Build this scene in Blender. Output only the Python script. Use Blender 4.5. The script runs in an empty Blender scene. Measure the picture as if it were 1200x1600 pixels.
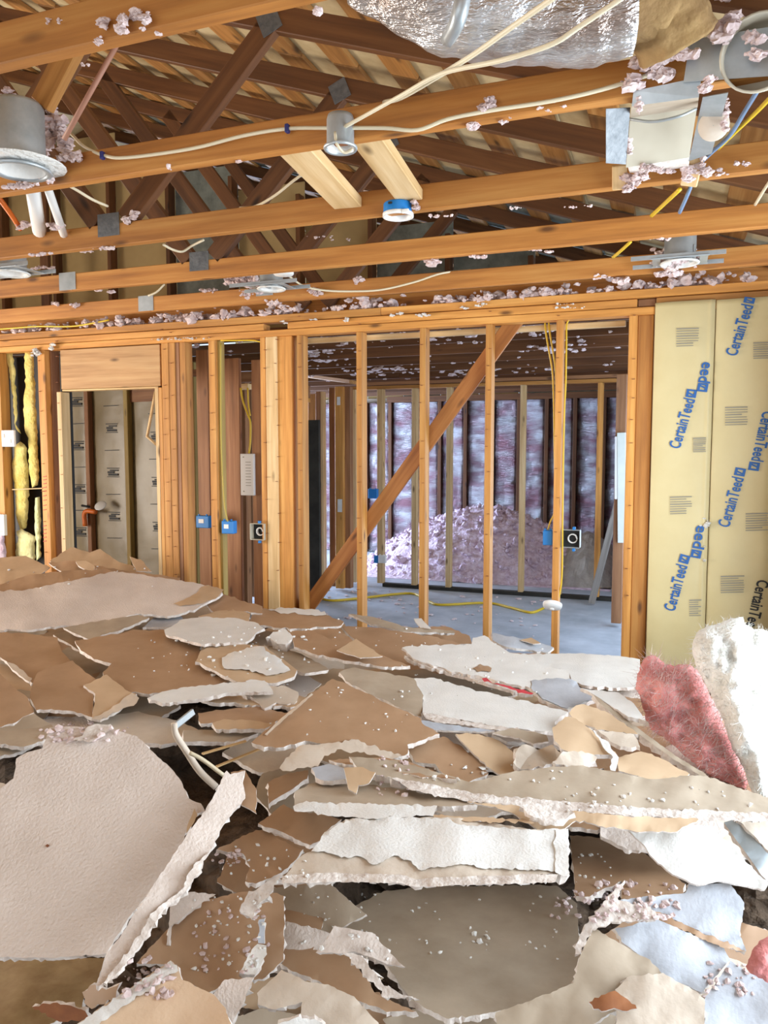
import bpy, bmesh, math, random
from math import sin, cos, tan, radians, pi
from mathutils import Vector, Matrix, noise
from mathutils.geometry import delaunay_2d_cdt

S = bpy.context.scene
COL = S.collection
random.seed(7)

# ------------------------------------------------------------------ camera
F, PITCH, YAW, EYE = 1200.0, radians(4.5), radians(20.5), 1.61
cam_d = bpy.data.cameras.new('camera'); cam = bpy.data.objects.new('camera', cam_d); COL.objects.link(cam)
cam.location = (0, 0, EYE); cam.rotation_euler = (radians(90) - PITCH, 0, YAW)
cam_d.sensor_fit = 'VERTICAL'; cam_d.sensor_height = 24.0; cam_d.lens = 24.0 * F / 1600.0
cam_d.clip_start = 0.02; cam_d.clip_end = 200
S.camera = cam

# ------------------------------------------------------------------ sky
W = bpy.data.worlds.new('sky'); S.world = W; W.use_nodes = True
bg = W.node_tree.nodes['Background']
bg.inputs['Color'].default_value = (0.62, 0.80, 1.0, 1); bg.inputs['Strength'].default_value = 1.2

# ------------------------------------------------------------------ daylight through the openings, plus added fill lamps
def area(name, loc, rot, sx, sy, power, col):
    l = bpy.data.lights.new(name, 'AREA'); l.shape = 'RECTANGLE'; l.size = sx; l.size_y = sy; l.energy = power; l.color = col
    o = bpy.data.objects.new(name, l); COL.objects.link(o); o.location = loc; o.rotation_euler = rot
    return o
area('daylight_right', (1.55, 2.55, 1.4), (0, radians(90), 0), 2.3, 3.0, 140, (0.86, 0.94, 1.0))
area('daylight_rear', (-2.2, -2.85, 1.15), (radians(90), 0, 0), 4.6, 2.1, 45, (1.0, 0.93, 0.83))
area('warm_fill_left', (-7.3, 1.9, 1.2), (0, radians(-90), 0), 2.0, 3.2, 330, (1.0, 0.88, 0.76))  # added warm fill for the left of the pile, no known window
area('daylight_back_left', (-7.3, 9.6, 1.3), (0, radians(-90), 0), 2.0, 2.6, 520, (0.55, 0.70, 1.0))
area('fill_back_right', (0.2, 6.6, 1.2), (0, radians(90), 0), 1.9, 2.2, 34, (0.62, 0.76, 1.0))  # added blue fill for the back room, no opening modelled here

vs = S.view_settings
S.display_settings.display_device = 'sRGB'
vs.view_transform = 'Standard'; vs.look = 'None'; vs.gamma = 1.0; vs.use_curve_mapping = False
vs.exposure = 0.45

# ------------------------------------------------------------------ pixel -> place helpers (1200 x 1600 frame)
C0 = Vector((0, 0, EYE))
RT = Vector((cos(YAW), sin(YAW), 0)); FH = Vector((-sin(YAW), cos(YAW), 0))
FW = FH * cos(PITCH) - Vector((0, 0, 1)) * sin(PITCH); UPV = RT.cross(FW)
def ray(x, y): return FW + RT * ((x - 600) / F) - UPV * ((y - 800) / F)
def onY(x, y, Y): v = ray(x, y); return C0 + v * (Y / v.y)
def onZ(x, y, Z): v = ray(x, y); return C0 + v * ((Z - EYE) / v.z)
def onX(x, y, X): v = ray(x, y); return C0 + v * (X / v.x)
def at(x, y, d): return C0 + ray(x, y) * d

# ------------------------------------------------------------------ materials
def nt(name):
    m = bpy.data.materials.new(name); m.use_nodes = True
    t = m.node_tree; b = t.nodes['Principled BSDF']
    return m, t, b
def N(t, typ, **kw):
    n = t.nodes.new(typ)
    for k, v in kw.items():
        if k in n.inputs: n.inputs[k].default_value = v
        else: setattr(n, k, v)
    return n
def ramp(t, fac, stops):
    r = t.nodes.new('ShaderNodeValToRGB'); e = r.color_ramp.elements
    while len(e) < len(stops): e.new(0.5)
    for i, (p, c) in enumerate(stops):
        e[i].position = p; e[i].color = (*c, 1)
    t.links.new(fac, r.inputs['Fac']); return r.outputs['Color']
def coords(t, scale=(1, 1, 1), rnd=True):
    tc = N(t, 'ShaderNodeTexCoord'); mp = N(t, 'ShaderNodeMapping'); mp.inputs['Scale'].default_value = scale
    if rnd:
        oi = N(t, 'ShaderNodeObjectInfo'); ad = N(t, 'ShaderNodeVectorMath', operation='ADD')
        mu = N(t, 'ShaderNodeMath', operation='MULTIPLY'); mu.inputs[1].default_value = 37.0
        t.links.new(oi.outputs['Random'], mu.inputs[0]); t.links.new(tc.outputs['Object'], ad.inputs[0]); t.links.new(mu.outputs[0], ad.inputs[1])
        t.links.new(ad.outputs[0], mp.inputs['Vector'])
    else: t.links.new(tc.outputs['Object'], mp.inputs['Vector'])
    return mp.outputs['Vector']
def bump(t, b, h, strength, dist):
    bm_ = N(t, 'ShaderNodeBump'); bm_.inputs['Strength'].default_value = strength; bm_.inputs['Distance'].default_value = dist
    t.links.new(h, bm_.inputs['Height']); t.links.new(bm_.outputs['Normal'], b.inputs['Normal'])
def wood(name, dark, mid, light, rough=0.62, var=0.22):
    m, t, b = nt(name)
    v = coords(t, (1.3, 26, 26))
    n1 = N(t, 'ShaderNodeTexNoise', Scale=1.0, Detail=5.0, Roughness=0.6); t.links.new(v, n1.inputs['Vector'])
    v2 = coords(t, (2.2, 5, 5)); n2 = N(t, 'ShaderNodeTexNoise', Scale=1.0, Detail=2.0); t.links.new(v2, n2.inputs['Vector'])
    v3 = coords(t, (3.0, 9, 9)); vo = N(t, 'ShaderNodeTexVoronoi', Scale=1.0); t.links.new(v3, vo.inputs['Vector'])
    c = ramp(t, n1.outputs['Fac'], [(0.28, dark), (0.5, mid), (0.72, light)])
    kn = N(t, 'ShaderNodeMapRange'); kn.inputs['From Min'].default_value = 0.05; kn.inputs['From Max'].default_value = 0.16
    t.links.new(vo.outputs['Distance'], kn.inputs['Value'])
    mk = N(t, 'ShaderNodeMix', data_type='RGBA'); mk.inputs['A'].default_value = (*[x * 0.45 for x in dark], 1)
    t.links.new(kn.outputs['Result'], mk.inputs['Factor']); t.links.new(c, mk.inputs['B'])
    hs = N(t, 'ShaderNodeHueSaturation'); oi = N(t, 'ShaderNodeObjectInfo')
    mr = N(t, 'ShaderNodeMapRange'); mr.inputs['To Min'].default_value = 1 - var; mr.inputs['To Max'].default_value = 1 + var
    t.links.new(oi.outputs['Random'], mr.inputs['Value'])
    mm = N(t, 'ShaderNodeMath', operation='MULTIPLY'); mr2 = N(t, 'ShaderNodeMapRange'); mr2.inputs['To Min'].default_value = 0.8; mr2.inputs['To Max'].default_value = 1.2
    t.links.new(n2.outputs['Fac'], mr2.inputs['Value']); t.links.new(mr.outputs['Result'], mm.inputs[0]); t.links.new(mr2.outputs['Result'], mm.inputs[1])
    t.links.new(mm.outputs[0], hs.inputs['Value']); t.links.new(mk.outputs['Result'], hs.inputs['Color'])
    t.links.new(hs.outputs['Color'], b.inputs['Base Color']); b.inputs['Roughness'].default_value = rough
    bump(t, b, n1.outputs['Fac'], 0.25, 0.002)
    return m
def mottled(name, a, c, scale=6, rough=0.8, detail=4, bs=0.3, bd=0.002, bscale=None, metallic=0.0, lo=0.3, hi=0.7, rnd=True, sheen=0.0):
    m, t, b = nt(name)
    v = coords(t, (1, 1, 1), rnd)
    n = N(t, 'ShaderNodeTexNoise', Scale=float(scale), Detail=float(detail), Roughness=0.6); t.links.new(v, n.inputs['Vector'])
    t.links.new(ramp(t, n.outputs['Fac'], [(lo, a), (hi, c)]), b.inputs['Base Color'])
    b.inputs['Roughness'].default_value = rough; b.inputs['Metallic'].default_value = metallic
    if bs:
        n2 = N(t, 'ShaderNodeTexNoise', Scale=float(bscale or scale * 4), Detail=3.0); t.links.new(v, n2.inputs['Vector'])
        bump(t, b, n2.outputs['Fac'], bs, bd)
    return m
def plain(name, c, rough=0.5, metallic=0.0):
    m, t, b = nt(name); b.inputs['Base Color'].default_value = (*c, 1); b.inputs['Roughness'].default_value = rough; b.inputs['Metallic'].default_value = metallic
    return m
M = {}
M['fir'] = wood('fir_lumber', (.34, .135, .026), (.53, .235, .05), (.67, .35, .095))
M['truss'] = wood('shaded_fir', (.075, .026, .006), (.125, .045, .011), (.18, .072, .02), var=.15)  # same fir, darkened in its colour to stand in for attic shade
M['chord'] = wood('chord_fir', (.29, .105, .02), (.46, .185, .036), (.58, .28, .07), var=.12)
M['pale'] = wood('pale_pine', (.52, .32, .13), (.68, .46, .22), (.80, .60, .34), var=.1)
M['brownstud'] = wood('brown_fir', (.19, .08, .032), (.30, .135, .055), (.40, .20, .09), var=.15)
M['brace'] = wood('brace_fir', (.24, .085, .018), (.36, .135, .03), (.45, .19, .05), var=.05)
M['olive'] = wood('olive_stained_fir', (.22, .14, .03), (.34, .22, .05), (.42, .30, .09))
M['batten'] = wood('batten_fir', (.20, .085, .018), (.34, .15, .035), (.46, .24, .075), var=.35)
M['ply'] = mottled('roof_plywood', (.34, .23, .10), (.70, .57, .33), 2.6, .8, 5, .15, .001)
M['gable'] = mottled('gable_plywood', (.34, .23, .09), (.50, .36, .16), 1.5, .85)
M['greyply'] = mottled('grey_sheathing', (.12, .13, .11), (.24, .26, .22), 9, .85)
M['header'] = wood('plywood_header', (.34, .17, .06), (.48, .27, .11), (.56, .35, .16), var=.05)
M['slab'] = mottled('concrete_slab', (.30, .33, .36), (.50, .53, .57), 3, .55, 6, .3, .003)
M['white'] = mottled('textured_white_paint', (.61, .525, .465), (.71, .625, .565), 5, .75, 4, .9, .003, 130)
M['white2'] = mottled('smooth_white_face', (.70, .69, .66), (.80, .79, .76), 7, .7, 4, .7, .002, 160)
M['brown'] = mottled('brown_kraft_paper', (.36, .22, .125), (.46, .295, .18), 5, .5, 5, .25, .002, 25)
M['tan'] = mottled('tan_kraft_paper', (.50, .345, .21), (.62, .45, .29), 5, .62, 5, .25, .002, 25)
M['grey'] = mottled('grey_back_paper', (.36, .285, .205), (.48, .395, .30), 6, .7, 5, .4, .002, 40)
M['peach'] = mottled('peach_painted_face', (.66, .47, .31), (.76, .57, .40), 3, .65, 4, .6, .002, 120)
M['cream'] = mottled('cream_gypsum_face', (.56, .475, .385), (.69, .60, .50), 6, .7, 4, .5, .003, 60)
M['gyp'] = mottled('gypsum_core', (.52, .43, .37), (.80, .75, .70), 35, .9, 4, 1.0, .004, 90)
M['blueback'] = mottled('blue_grey_face', (.38, .405, .45), (.53, .56, .615), 8, .7, 5, .6, .002, 110)
M['rubble'] = mottled('rubble', (.05, .032, .02), (.20, .135, .09), 14, .95, 6, 1.0, .03, 22)
M['steel'] = mottled('galvanised_steel', (.36, .40, .42), (.50, .54, .56), 14, .42, 4, .1, .001, metallic=.55)
M['plate'] = mottled('gusset_steel', (.12, .13, .14), (.20, .21, .22), 40, .5, 3, .8, .002, 90, metallic=.6)
M['ductin'] = mottled('duct_liner', (.50, .46, .36), (.60, .56, .45), 5, .5, 3, .1, .001)
M['foil'] = None
M['pink'] = mottled('pink_fibreglass', (.52, .16, .15), (.80, .36, .34), 7, .95, 6, 1.0, .012, 45)
M['pinkpale'] = mottled('pale_pink_fluff', (.50, .37, .36), (.80, .68, .66), 18, .95, 5, 1.0, .006, 60)
M['heap'] = mottled('blown_pink_fluff', (.52, .36, .44), (.88, .76, .86), 16, .95, 5, 1.0, .02, 30)
M['dust'] = mottled('dusty_heap', (.34, .30, .26), (.50, .46, .40), 8, .95, 5, 1.0, .01, 30)
M['whitefluff'] = mottled('white_fibreglass', (.62, .60, .54), (.80, .79, .76), 6, .95, 6, 1.0, .014, 40)
M['yellowfluff'] = mottled('yellow_fibreglass', (.50, .38, .07), (.80, .70, .27), 9, .95, 6, 1.0, .01, 50)
M['romex'] = plain('white_cable_jacket', (.72, .64, .46), .45)
M['yromex'] = plain('yellow_cable_jacket', (.72, .48, .02), .4)
M['olivewire'] = plain('aged_yellow_cable', (.46, .34, .05), .5)
M['bluewire'] = plain('blue_cable_jacket', (.16, .24, .38), .45)
M['orange'] = plain('orange_plastic', (.70, .16, .02), .45)
M['bluebox'] = plain('blue_plastic', (.01, .20, .58), .4)
M['navy'] = plain('navy_plastic', (.02, .025, .14), .45)
M['whiteplastic'] = plain('white_plastic', (.80, .80, .78), .4)
M['black'] = plain('black_rubber', (.012, .012, .012), .6)
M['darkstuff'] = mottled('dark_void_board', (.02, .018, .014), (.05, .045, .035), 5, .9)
M['ink_blue'] = plain('blue_ink', (.015, .11, .36), .5)
M['ink_grey'] = plain('grey_ink', (.30, .28, .22), .6)
M['ink_black'] = plain('black_ink', (.02, .02, .02), .6)
M['redpaint'] = plain('red_paint', (.45, .05, .03), .6)
M['redtape'] = plain('red_tape', (.62, .05, .07), .5)
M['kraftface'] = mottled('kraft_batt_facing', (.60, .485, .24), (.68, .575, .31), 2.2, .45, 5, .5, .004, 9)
M['kraftdark'] = mottled('kraft_facing_shaded_room', (.19, .14, .065), (.27, .21, .11), 2.2, .35, 5, .5, .004, 9)  # kraft facing with the inner room's shade put into its colour
M['wallboard'] = mottled('exterior_board', (.30, .24, .18), (.42, .34, .26), 4, .9)
M['greywood'] = wood('grey_weathered_wood', (.17, .15, .13), (.28, .25, .22), (.38, .35, .31))
M['greenboard'] = mottled('pale_green_board', (.58, .62, .56), (.70, .73, .67), 4, .7)
M['osb'] = mottled('stained_panel', (.20, .10, .03), (.46, .33, .16), 7, .8, 5, .3, .002)
M['rust'] = mottled('rusty_brown', (.16, .05, .02), (.32, .12, .04), 12, .8)
def foil():
    m, t, b = nt('foil_facing')
    v = coords(t, (5, 5, 62)); n = N(t, 'ShaderNodeTexNoise', Scale=1.6, Detail=4.0, Roughness=.65); t.links.new(v, n.inputs['Vector'])
    v2 = coords(t, (2, 2, 5)); n2 = N(t, 'ShaderNodeTexNoise', Scale=1.4, Detail=4.0); t.links.new(v2, n2.inputs['Vector'])
    t.links.new(ramp(t, n2.outputs['Fac'], [(.34, (.33, .17, .20)), (.5, (.40, .32, .345)), (.66, (.62, .62, .64))]), b.inputs['Base Color'])
    b.inputs['Metallic'].default_value = .8; b.inputs['Roughness'].default_value = .3
    bump(t, b, n.outputs['Fac'], 1.0, .06); return m
M['foil'] = foil()
def ductfoil():
    m, t, b = nt('silver_duct_jacket')
    v = coords(t, (3, 12, 9)); n = N(t, 'ShaderNodeTexNoise', Scale=1.5, Detail=5.0, Roughness=.65); t.links.new(v, n.inputs['Vector'])
    v2 = coords(t, (2, 4, 4)); n2 = N(t, 'ShaderNodeTexNoise', Scale=1.7, Detail=4.0); t.links.new(v2, n2.inputs['Vector'])
    t.links.new(ramp(t, n2.outputs['Fac'], [(.35, (.36, .28, .24)), (.5, (.60, .58, .58)), (.66, (.78, .80, .84))]), b.inputs['Base Color'])
    b.inputs['Metallic'].default_value = .75; b.inputs['Roughness'].default_value = .3
    bump(t, b, n.outputs['Fac'], 1.0, .04); return m
M['duct'] = ductfoil()

# ------------------------------------------------------------------ object helpers
def tag(o, label=None, cat=None, group=None, kind=None):
    if label: o['label'] = label
    if cat: o['category'] = cat
    if group: o['group'] = group
    if kind: o['kind'] = kind
    return o
def link(o, parent=None):
    COL.objects.link(o)
    if parent:
        o.parent = parent; o.matrix_parent_inverse = Matrix.Translation(-Vector(parent.location))
    return o
def empty(name, loc=(0, 0, 0), label=None, cat=None, group=None, kind=None):
    o = bpy.data.objects.new(name, None); COL.objects.link(o); o.location = loc; o.empty_display_size = .05
    return tag(o, label, cat, group, kind)
def mesh(name, verts, faces, mats, parent=None, idx=None, smooth=False, sharp=0):
    me = bpy.data.meshes.new(name); me.from_pydata([tuple(v) for v in verts], [], faces)
    for m in (mats if isinstance(mats, (list, tuple)) else [mats]): me.materials.append(m)
    if idx: me.polygons.foreach_set('material_index', idx)
    if smooth: me.polygons.foreach_set('use_smooth', [True] * len(me.polygons))
    me.update()
    if sharp: me.set_sharp_from_angle(angle=radians(sharp))
    return link(bpy.data.objects.new(name, me), parent)
_box = {}
def boxmesh(l, w, h, mat, bev=.003):
    k = (round(l, 3), round(w, 3), round(h, 3), mat.name)
    if k in _box: return _box[k]
    b = bmesh.new(); bmesh.ops.create_cube(b, size=1); bmesh.ops.scale(b, vec=(l, w, h), verts=b.verts)
    bv = min(bev, .2 * min(l, w, h))
    bmesh.ops.bevel(b, geom=b.edges[:], offset=bv, segments=1, affect='EDGES')
    me = bpy.data.meshes.new('board'); b.to_mesh(me); b.free(); me.materials.append(mat); _box[k] = me
    return me
def board(name, a, c, w, h, mat, parent=None, side=(0, 1, 0), bev=.003):
    """lumber from a to c; w = size along `side`, h = the other cross size; a, c on the centre line"""
    a = Vector(a); c = Vector(c); d = (c - a); L = d.length; d.normalize()
    s = Vector(side); s = (s - d * s.dot(d)).normalized(); u = d.cross(s)
    o = bpy.data.objects.new(name, boxmesh(L, w, h, mat, bev))
    m = Matrix((d, s, u)).transposed().to_4x4(); m.translation = (a + c) / 2
    link(o, parent); o.matrix_basis = m if not parent else m
    return o
def tube(name, pts, r, mat, parent=None, seg=6, sub=5, closed=False):
    P = [Vector(p) for p in pts]; Q = []
    if sub > 1 and len(P) > 2:
        E_ = [2 * P[0] - P[1]] + P + [2 * P[-1] - P[-2]]
        for i in range(1, len(E_) - 2):
            p0, p1, p2, p3 = E_[i - 1:i + 3]
            for k in range(sub):
                t = k / sub
                Q.append(.5 * ((2 * p1) + (p2 - p0) * t + (2 * p0 - 5 * p1 + 4 * p2 - p3) * t * t + (3 * p1 - p0 - 3 * p2 + p3) * t ** 3))
        Q.append(P[-1])
    else: Q = P
    V = []; Fc = []; n = len(Q); up = Vector((.13, .21, .97))
    for i, q in enumerate(Q):
        d = (Q[min(i + 1, n - 1)] - Q[max(i - 1, 0)]).normalized()
        s = d.cross(up); s = s.normalized() if s.length > 1e-4 else Vector((1, 0, 0)); u = s.cross(d)
        for k in range(seg):
            a = 2 * pi * k / seg; V.append(q + (s * cos(a) + u * sin(a)) * r)
    for i in range(n - 1):
        for k in range(seg):
            Fc.append((i * seg + k, i * seg + (k + 1) % seg, (i + 1) * seg + (k + 1) % seg, (i + 1) * seg + k))
    Fc.append(tuple(reversed(range(seg)))); Fc.append(tuple((n - 1) * seg + k for k in range(seg)))
    return mesh(name, V, Fc, mat, parent, smooth=True)
def lathe(name, prof, centre, axis, mat, parent=None, seg=24, mats=None, idx=None):
    """prof: (radius, offset along axis) list"""
    ax = Vector(axis).normalized(); s = ax.orthogonal().normalized(); u = ax.cross(s); c = Vector(centre)
    V = []; Fc = []; mi = []
    for r, h in prof:
        for k in range(seg):
            a = 2 * pi * k / seg; V.append(c + ax * h + (s * cos(a) + u * sin(a)) * r)
    for i in range(len(prof) - 1):
        for k in range(seg):
            Fc.append((i * seg + k, i * seg + (k + 1) % seg, (i + 1) * seg + (k + 1) % seg, (i + 1) * seg + k)); mi.append(idx[i] if idx else 0)
    return mesh(name, V, Fc, mats or mat, parent, idx=mi, smooth=True)
def blobs(name, specs, mat, parent=None, kind='stuff', sub=1, rough=.35):
    """specs: (centre, radius, flatten) -> one mesh of lumpy tufts"""
    b = bmesh.new(); bmesh.ops.create_icosphere(b, subdivisions=sub, radius=1)
    bv = [v.co.copy() for v in b.verts]; bf = [tuple(v.index for v in f.verts) for f in b.faces]; b.free()
    V = []; Fc = []
    for c, r, fl in specs:
        c = Vector(c); o = len(V); rx, ry, rz = [random.uniform(.6, 1.35) for _ in range(3)]; e = random.random() * 50
        rot = Matrix.Rotation(random.random() * 6.3, 3, 'Z')
        for v in bv:
            k = 1 + rough * (noise.noise(v * 1.7 + Vector((e, e * .7, 0))) * 1.5 + (.9 * noise.noise(v * 4.3 + Vector((e, 3, e))) if sub > 1 else 0))
            V.append(c + rot @ Vector((v.x * rx * r * k, v.y * ry * r * k, v.z * rz * r * k * fl)))
        Fc += [tuple(i + o for i in f) for f in bf]
    o = mesh(name, V, Fc, mat, parent)
    if kind: o['kind'] = kind
    return o
def pts(s): return [tuple(float(q) for q in p.split(',')) for p in s.split()]
def crop(ox, oy, k, s): return [(ox + x / k, oy + y / k) for x, y in pts(s)]
# ================================================================== SETTING
YW = 4.55                       # near face of the stud wall
ZT = 2.365                      # underside of its top plates
mesh('floor', [(-7.5, -3, 0), (1, -3, 0), (1, 12, 0), (-7.5, 12, 0), (-7.5, -3, -.1), (1, -3, -.1), (1, 12, -.1), (-7.5, 12, -.1)],
     [(0, 1, 2, 3), (7, 6, 5, 4), (0, 4, 5, 1), (1, 5, 6, 2), (2, 6, 7, 3), (3, 7, 4, 0)], M['slab'])['kind'] = 'structure'
def wallpanels(name, boxes, mat):
    r = empty(name, boxes[0][0], kind='structure')
    for a, c in boxes:
        a = Vector(a); c = Vector(c); s = c - a
        o = bpy.data.objects.new('wall_panel', boxmesh(s.x, s.y, s.z, mat)); link(o, r); o.matrix_basis = Matrix.Translation((a + c) / 2)
    return r
# right outside wall with the wide opening beside the photographer
wallpanels('wall_right', [((.62, -2.6, 0), (.72, 1.15, 2.45)), ((.62, 3.95, 0), (.72, 4.9, 2.45)), ((.62, 1.15, 2.25), (.72, 3.95, 2.45))], M['wallboard'])
wallpanels('wall_rear', [((-7.1, -2.6, 0), (-4.5, -2.5, 2.45)), ((.1, -2.6, 0), (.62, -2.5, 2.45)), ((-4.5, -2.6, 2.2), (.1, -2.5, 2.45)), ((-7.1, -2.6, 2.45), (-2.2, -2.5, 3.5)), ((-6.6, -2.6, 3.5), (-3, -2.5, 4.2)), ((-2.2, -2.6, 2.45), (-.6, -2.5, 3.0)), ((-.6, -2.6, 2.45), (.6, -2.5, 2.62))], M['wallboard'])
wallpanels('wall_left', [((-7.1, -2.5, 0), (-7.0, 0, 2.45)), ((-7.1, 3.2, 0), (-7.0, 8.2, 2.45)), ((-7.1, 11, 0), (-7.0, 11.6, 2.45)), ((-7.1, 0, 2.2), (-7.0, 3.2, 2.45)), ((-7.1, 8.2, 2.3), (-7.0, 11, 2.45)), ((-7.1, 0, 0), (-7.0, 3.2, .2)), ((-7.1, 8.2, 0), (-7.0, 11, .3)), ((-7.1, -2.5, 2.45), (-7.0, 9.7, 3.95))], M['wallboard'])

# ---------------------------------------------------------------- the open stud wall
wm = empty('wall_middle', (-2, YW, 0), kind='structure')
def vstud(x0, x1, Y, mat=None, z0=0.04, z1=ZT, d=.089, parent=None, name='stud', py=700):
    a = onY(x0, py, Y).x; c = onY(x1, py, Y).x
    return board(name, ((a + c) / 2, Y + d / 2, z0), ((a + c) / 2, Y + d / 2, z1), c - a, d, mat or M['fir'], parent or wm, side=(1, 0, 0))
def xstud(X, Y=YW, mat=None, w=.038, d=.089, z0=.04, z1=ZT, parent=None, name='stud'):
    return board(name, (X + w / 2, Y + d / 2, z0), (X + w / 2, Y + d / 2, z1), w, d, mat or M['fir'], parent or wm, side=(1, 0, 0))
for X in (-.643, -1.056, -1.468, -1.889, -2.308): xstud(X)
# clusters
for x0, x1, dy, m in ((408, 416, .004, 'fir'), (416.4, 434, 0, 'pale'), (434.5, 457, .01, 'fir')): vstud(x0, x1, YW + dy, M[m])
vstud(328, 338.5, YW, M['fir']); vstud(339.5, 346, YW + .03, M['olive'], d=.06)
for x0, x1, dy, m in ((255, 266, 0, 'fir'), (266.4, 276, .003, 'fir'), (276.4, 283, .01, 'brownstud'), (283.4, 292, .006, 'fir')): vstud(x0, x1, YW + dy, M[m])
for x0, x1, m in ((243.5, 249, 'pale'), (249.3, 254.8, 'fir')): vstud(x0, x1, YW, M[m], z1=onY(200, 607, YW).z)
vstud(63, 74.5, YW, M['fir']); vstud(78, 84, YW + .05, M['brownstud'])
vstud(91, 98, YW, M['pale'], z1=onY(100, 612, YW).z)
vstud(-9, 4, YW, M['fir']); vstud(-60, -48, YW, M['fir']); vstud(-130, -118, YW, M['fir'])
vstud(978, 991.5, YW, M['fir']); vstud(992, 1016, YW + .02, M['chord'])
for X in (.19, .58): xstud(X, YW + .02)
xstud(-.118, YW + .03, M['brownstud'], w=.05)
# plates: three stacked, butt joints where the photo shows them
def plate(x0, x1, z0, z1, Y=YW, d=.089, mat=None, name='top_plate'):
    return board(name, (x0, Y + d / 2, (z0 + z1) / 2), (x1, Y + d / 2, (z0 + z1) / 2), d, z1 - z0, mat or M['fir'], wm, side=(0, 1, 0))
XL = -6.9
j1 = onY(412, 515, YW).x; j2 = onY(449, 512, YW).x; j3 = onY(996, 466, YW).x; j4 = onY(1026, 462, YW).x
plate(XL, -.11, ZT, ZT + .042); plate(-.108, .6, ZT + .004, ZT + .042)
plate(XL, j1, ZT + .045, ZT + .088); plate(j2, j3, ZT + .045, ZT + .088); plate(j4, .6, ZT + .045, ZT + .088)
plate(j3 + .004, j4 - .004, ZT + .047, ZT + .088, YW + .02, mat=M['brownstud'], name='plate_block')
plate(XL, -1.72, ZT + .092, ZT + .137, YW - .012); plate(-1.718, .6, ZT + .092, ZT + .137, YW - .012)
plate(-2.6, -.27, ZT - .035, ZT - .002, YW + .14, d=.038, mat=M['pale'], name='rear_plate')
plate(XL, -4.4, 0, .04, name='bottom_plate'); plate(-3.4, .6, 0, .04, name='bottom_plate')
# diagonal brace let in behind the studs
a = onY(808, 497, YW + .105); c = onY(482, 947, YW + .105)
board('diagonal_brace', a + (a - c).normalized() * .05, c + (c - a).normalized() * .1, .025, .098, M['brace'], wm, side=(0, 1, 0))
# header of the left opening
zh0 = onY(165, 607, YW).z
h0 = onY(88.5, 580, YW).x; h1 = onY(250, 570, YW).x
board('header', (h0 + .03, YW + .05, (zh0 + ZT) / 2), (h1 - .005, YW + .05, (zh0 + ZT) / 2), .085, ZT - zh0 - .012, M['header'], wm, side=(0, 1, 0))
board('header_trim', (h0 + .03, YW + .05, zh0 - .002), (h1 - .03, YW + .05, zh0 - .002), .07, .012, M['pale'], wm, side=(0, 1, 0))
# heads and stubs of the nails that held the drywall
nv, nf = [], []
rn = random.Random(5)
for X in (-.643, -1.056, -1.468, -1.889, -2.308, -2.56, -2.47, -2.98, -3.36, -3.30, -4.47, -4.30, -.235):
    z = .6
    while z < 2.33:
        z += rn.uniform(.09, .26); x = X + rn.uniform(.008, .03); L = rn.uniform(.008, .02); r = .0016; n = len(nv)
        nv += [(x - r * 5, YW - L, z - r), (x + r * 5, YW - L, z - r), (x + r * 5, YW - L, z + r), (x - r * 5, YW - L, z + r), (x - r, YW + .01, z - r), (x + r, YW + .01, z - r), (x + r, YW + .01, z + r), (x - r, YW + .01, z + r)]
        nf += [(n, n + 1, n + 2, n + 3), (n, n + 4, n + 5, n + 1), (n + 1, n + 5, n + 6, n + 2), (n + 2, n + 6, n + 7, n + 3), (n + 3, n + 7, n + 4, n)]
mesh('drywall_nails', nv, nf, M['rust'], wm)['kind'] = 'stuff'
# red crayon ticks on the stud beside the opening
for i, y in enumerate((745, 750, 756, 762, 768, 775, 782, 790, 797, 822, 828, 834, 840, 846)):
    p = onY(67.5, y, YW - .0015); q = onY(72.5, y - 1, YW - .0015)
    board('crayon_tick', p, q, .002, .006, M['redpaint'], wm, bev=.0003)

# ---------------------------------------------------------------- lined room behind the left opening
wl = empty('wall_inner_left', (-5.6, 5.8, 0), kind='structure')
YL = 5.8
def grid_sheet(name, x0, x1, z0, z1, Y, mat, parent, nx=10, nz=40, bulge=.02, wr=.006, thick=.02, side=1, fold=None):
    V = []; Fc = []; n = (nx + 1) * (nz + 1); e = random.random() * 40
    for layer in (0, 1):
        for j in range(nz + 1):
            for i in range(nx + 1):
                u = i / nx; v = j / nz; x = x0 + (x1 - x0) * u; z = z0 + (z1 - z0) * v
                b = bulge * (1 - (2 * u - 1) ** 4) + wr * noise.noise(Vector((x * 5 + e, z * 3.1, e))) + wr * .7 * noise.noise(Vector((x * 11, z * 13 + e, e)))
                if fold: b += fold(u, v)
                V.append((x, Y - b if layer == 0 else Y + thick, z))
    for j in range(nz):
        for i in range(nx):
            a = j * (nx + 1) + i; Fc.append((a, a + 1, a + nx + 2, a + nx + 1)); a += n; Fc.append((a, a + nx + 1, a + nx + 2, a + 1))
    for i in range(nx): Fc.append((i, n + i, n + i + 1, i + 1)); a = nz * (nx + 1) + i; Fc.append((a, a + 1, n + a + 1, n + a))
    for j in range(nz): a = j * (nx + 1); Fc.append((a, a + nx + 1, n + a + nx + 1, n + a)); a += nx; Fc.append((a, n + a, n + a + nx + 1, a + nx + 1))
    return mesh(name, V, Fc, mat, parent, smooth=True)
sx = [onY(x, 720, YL).x for x in (85, 137, 198, 262, 330)]
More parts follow.
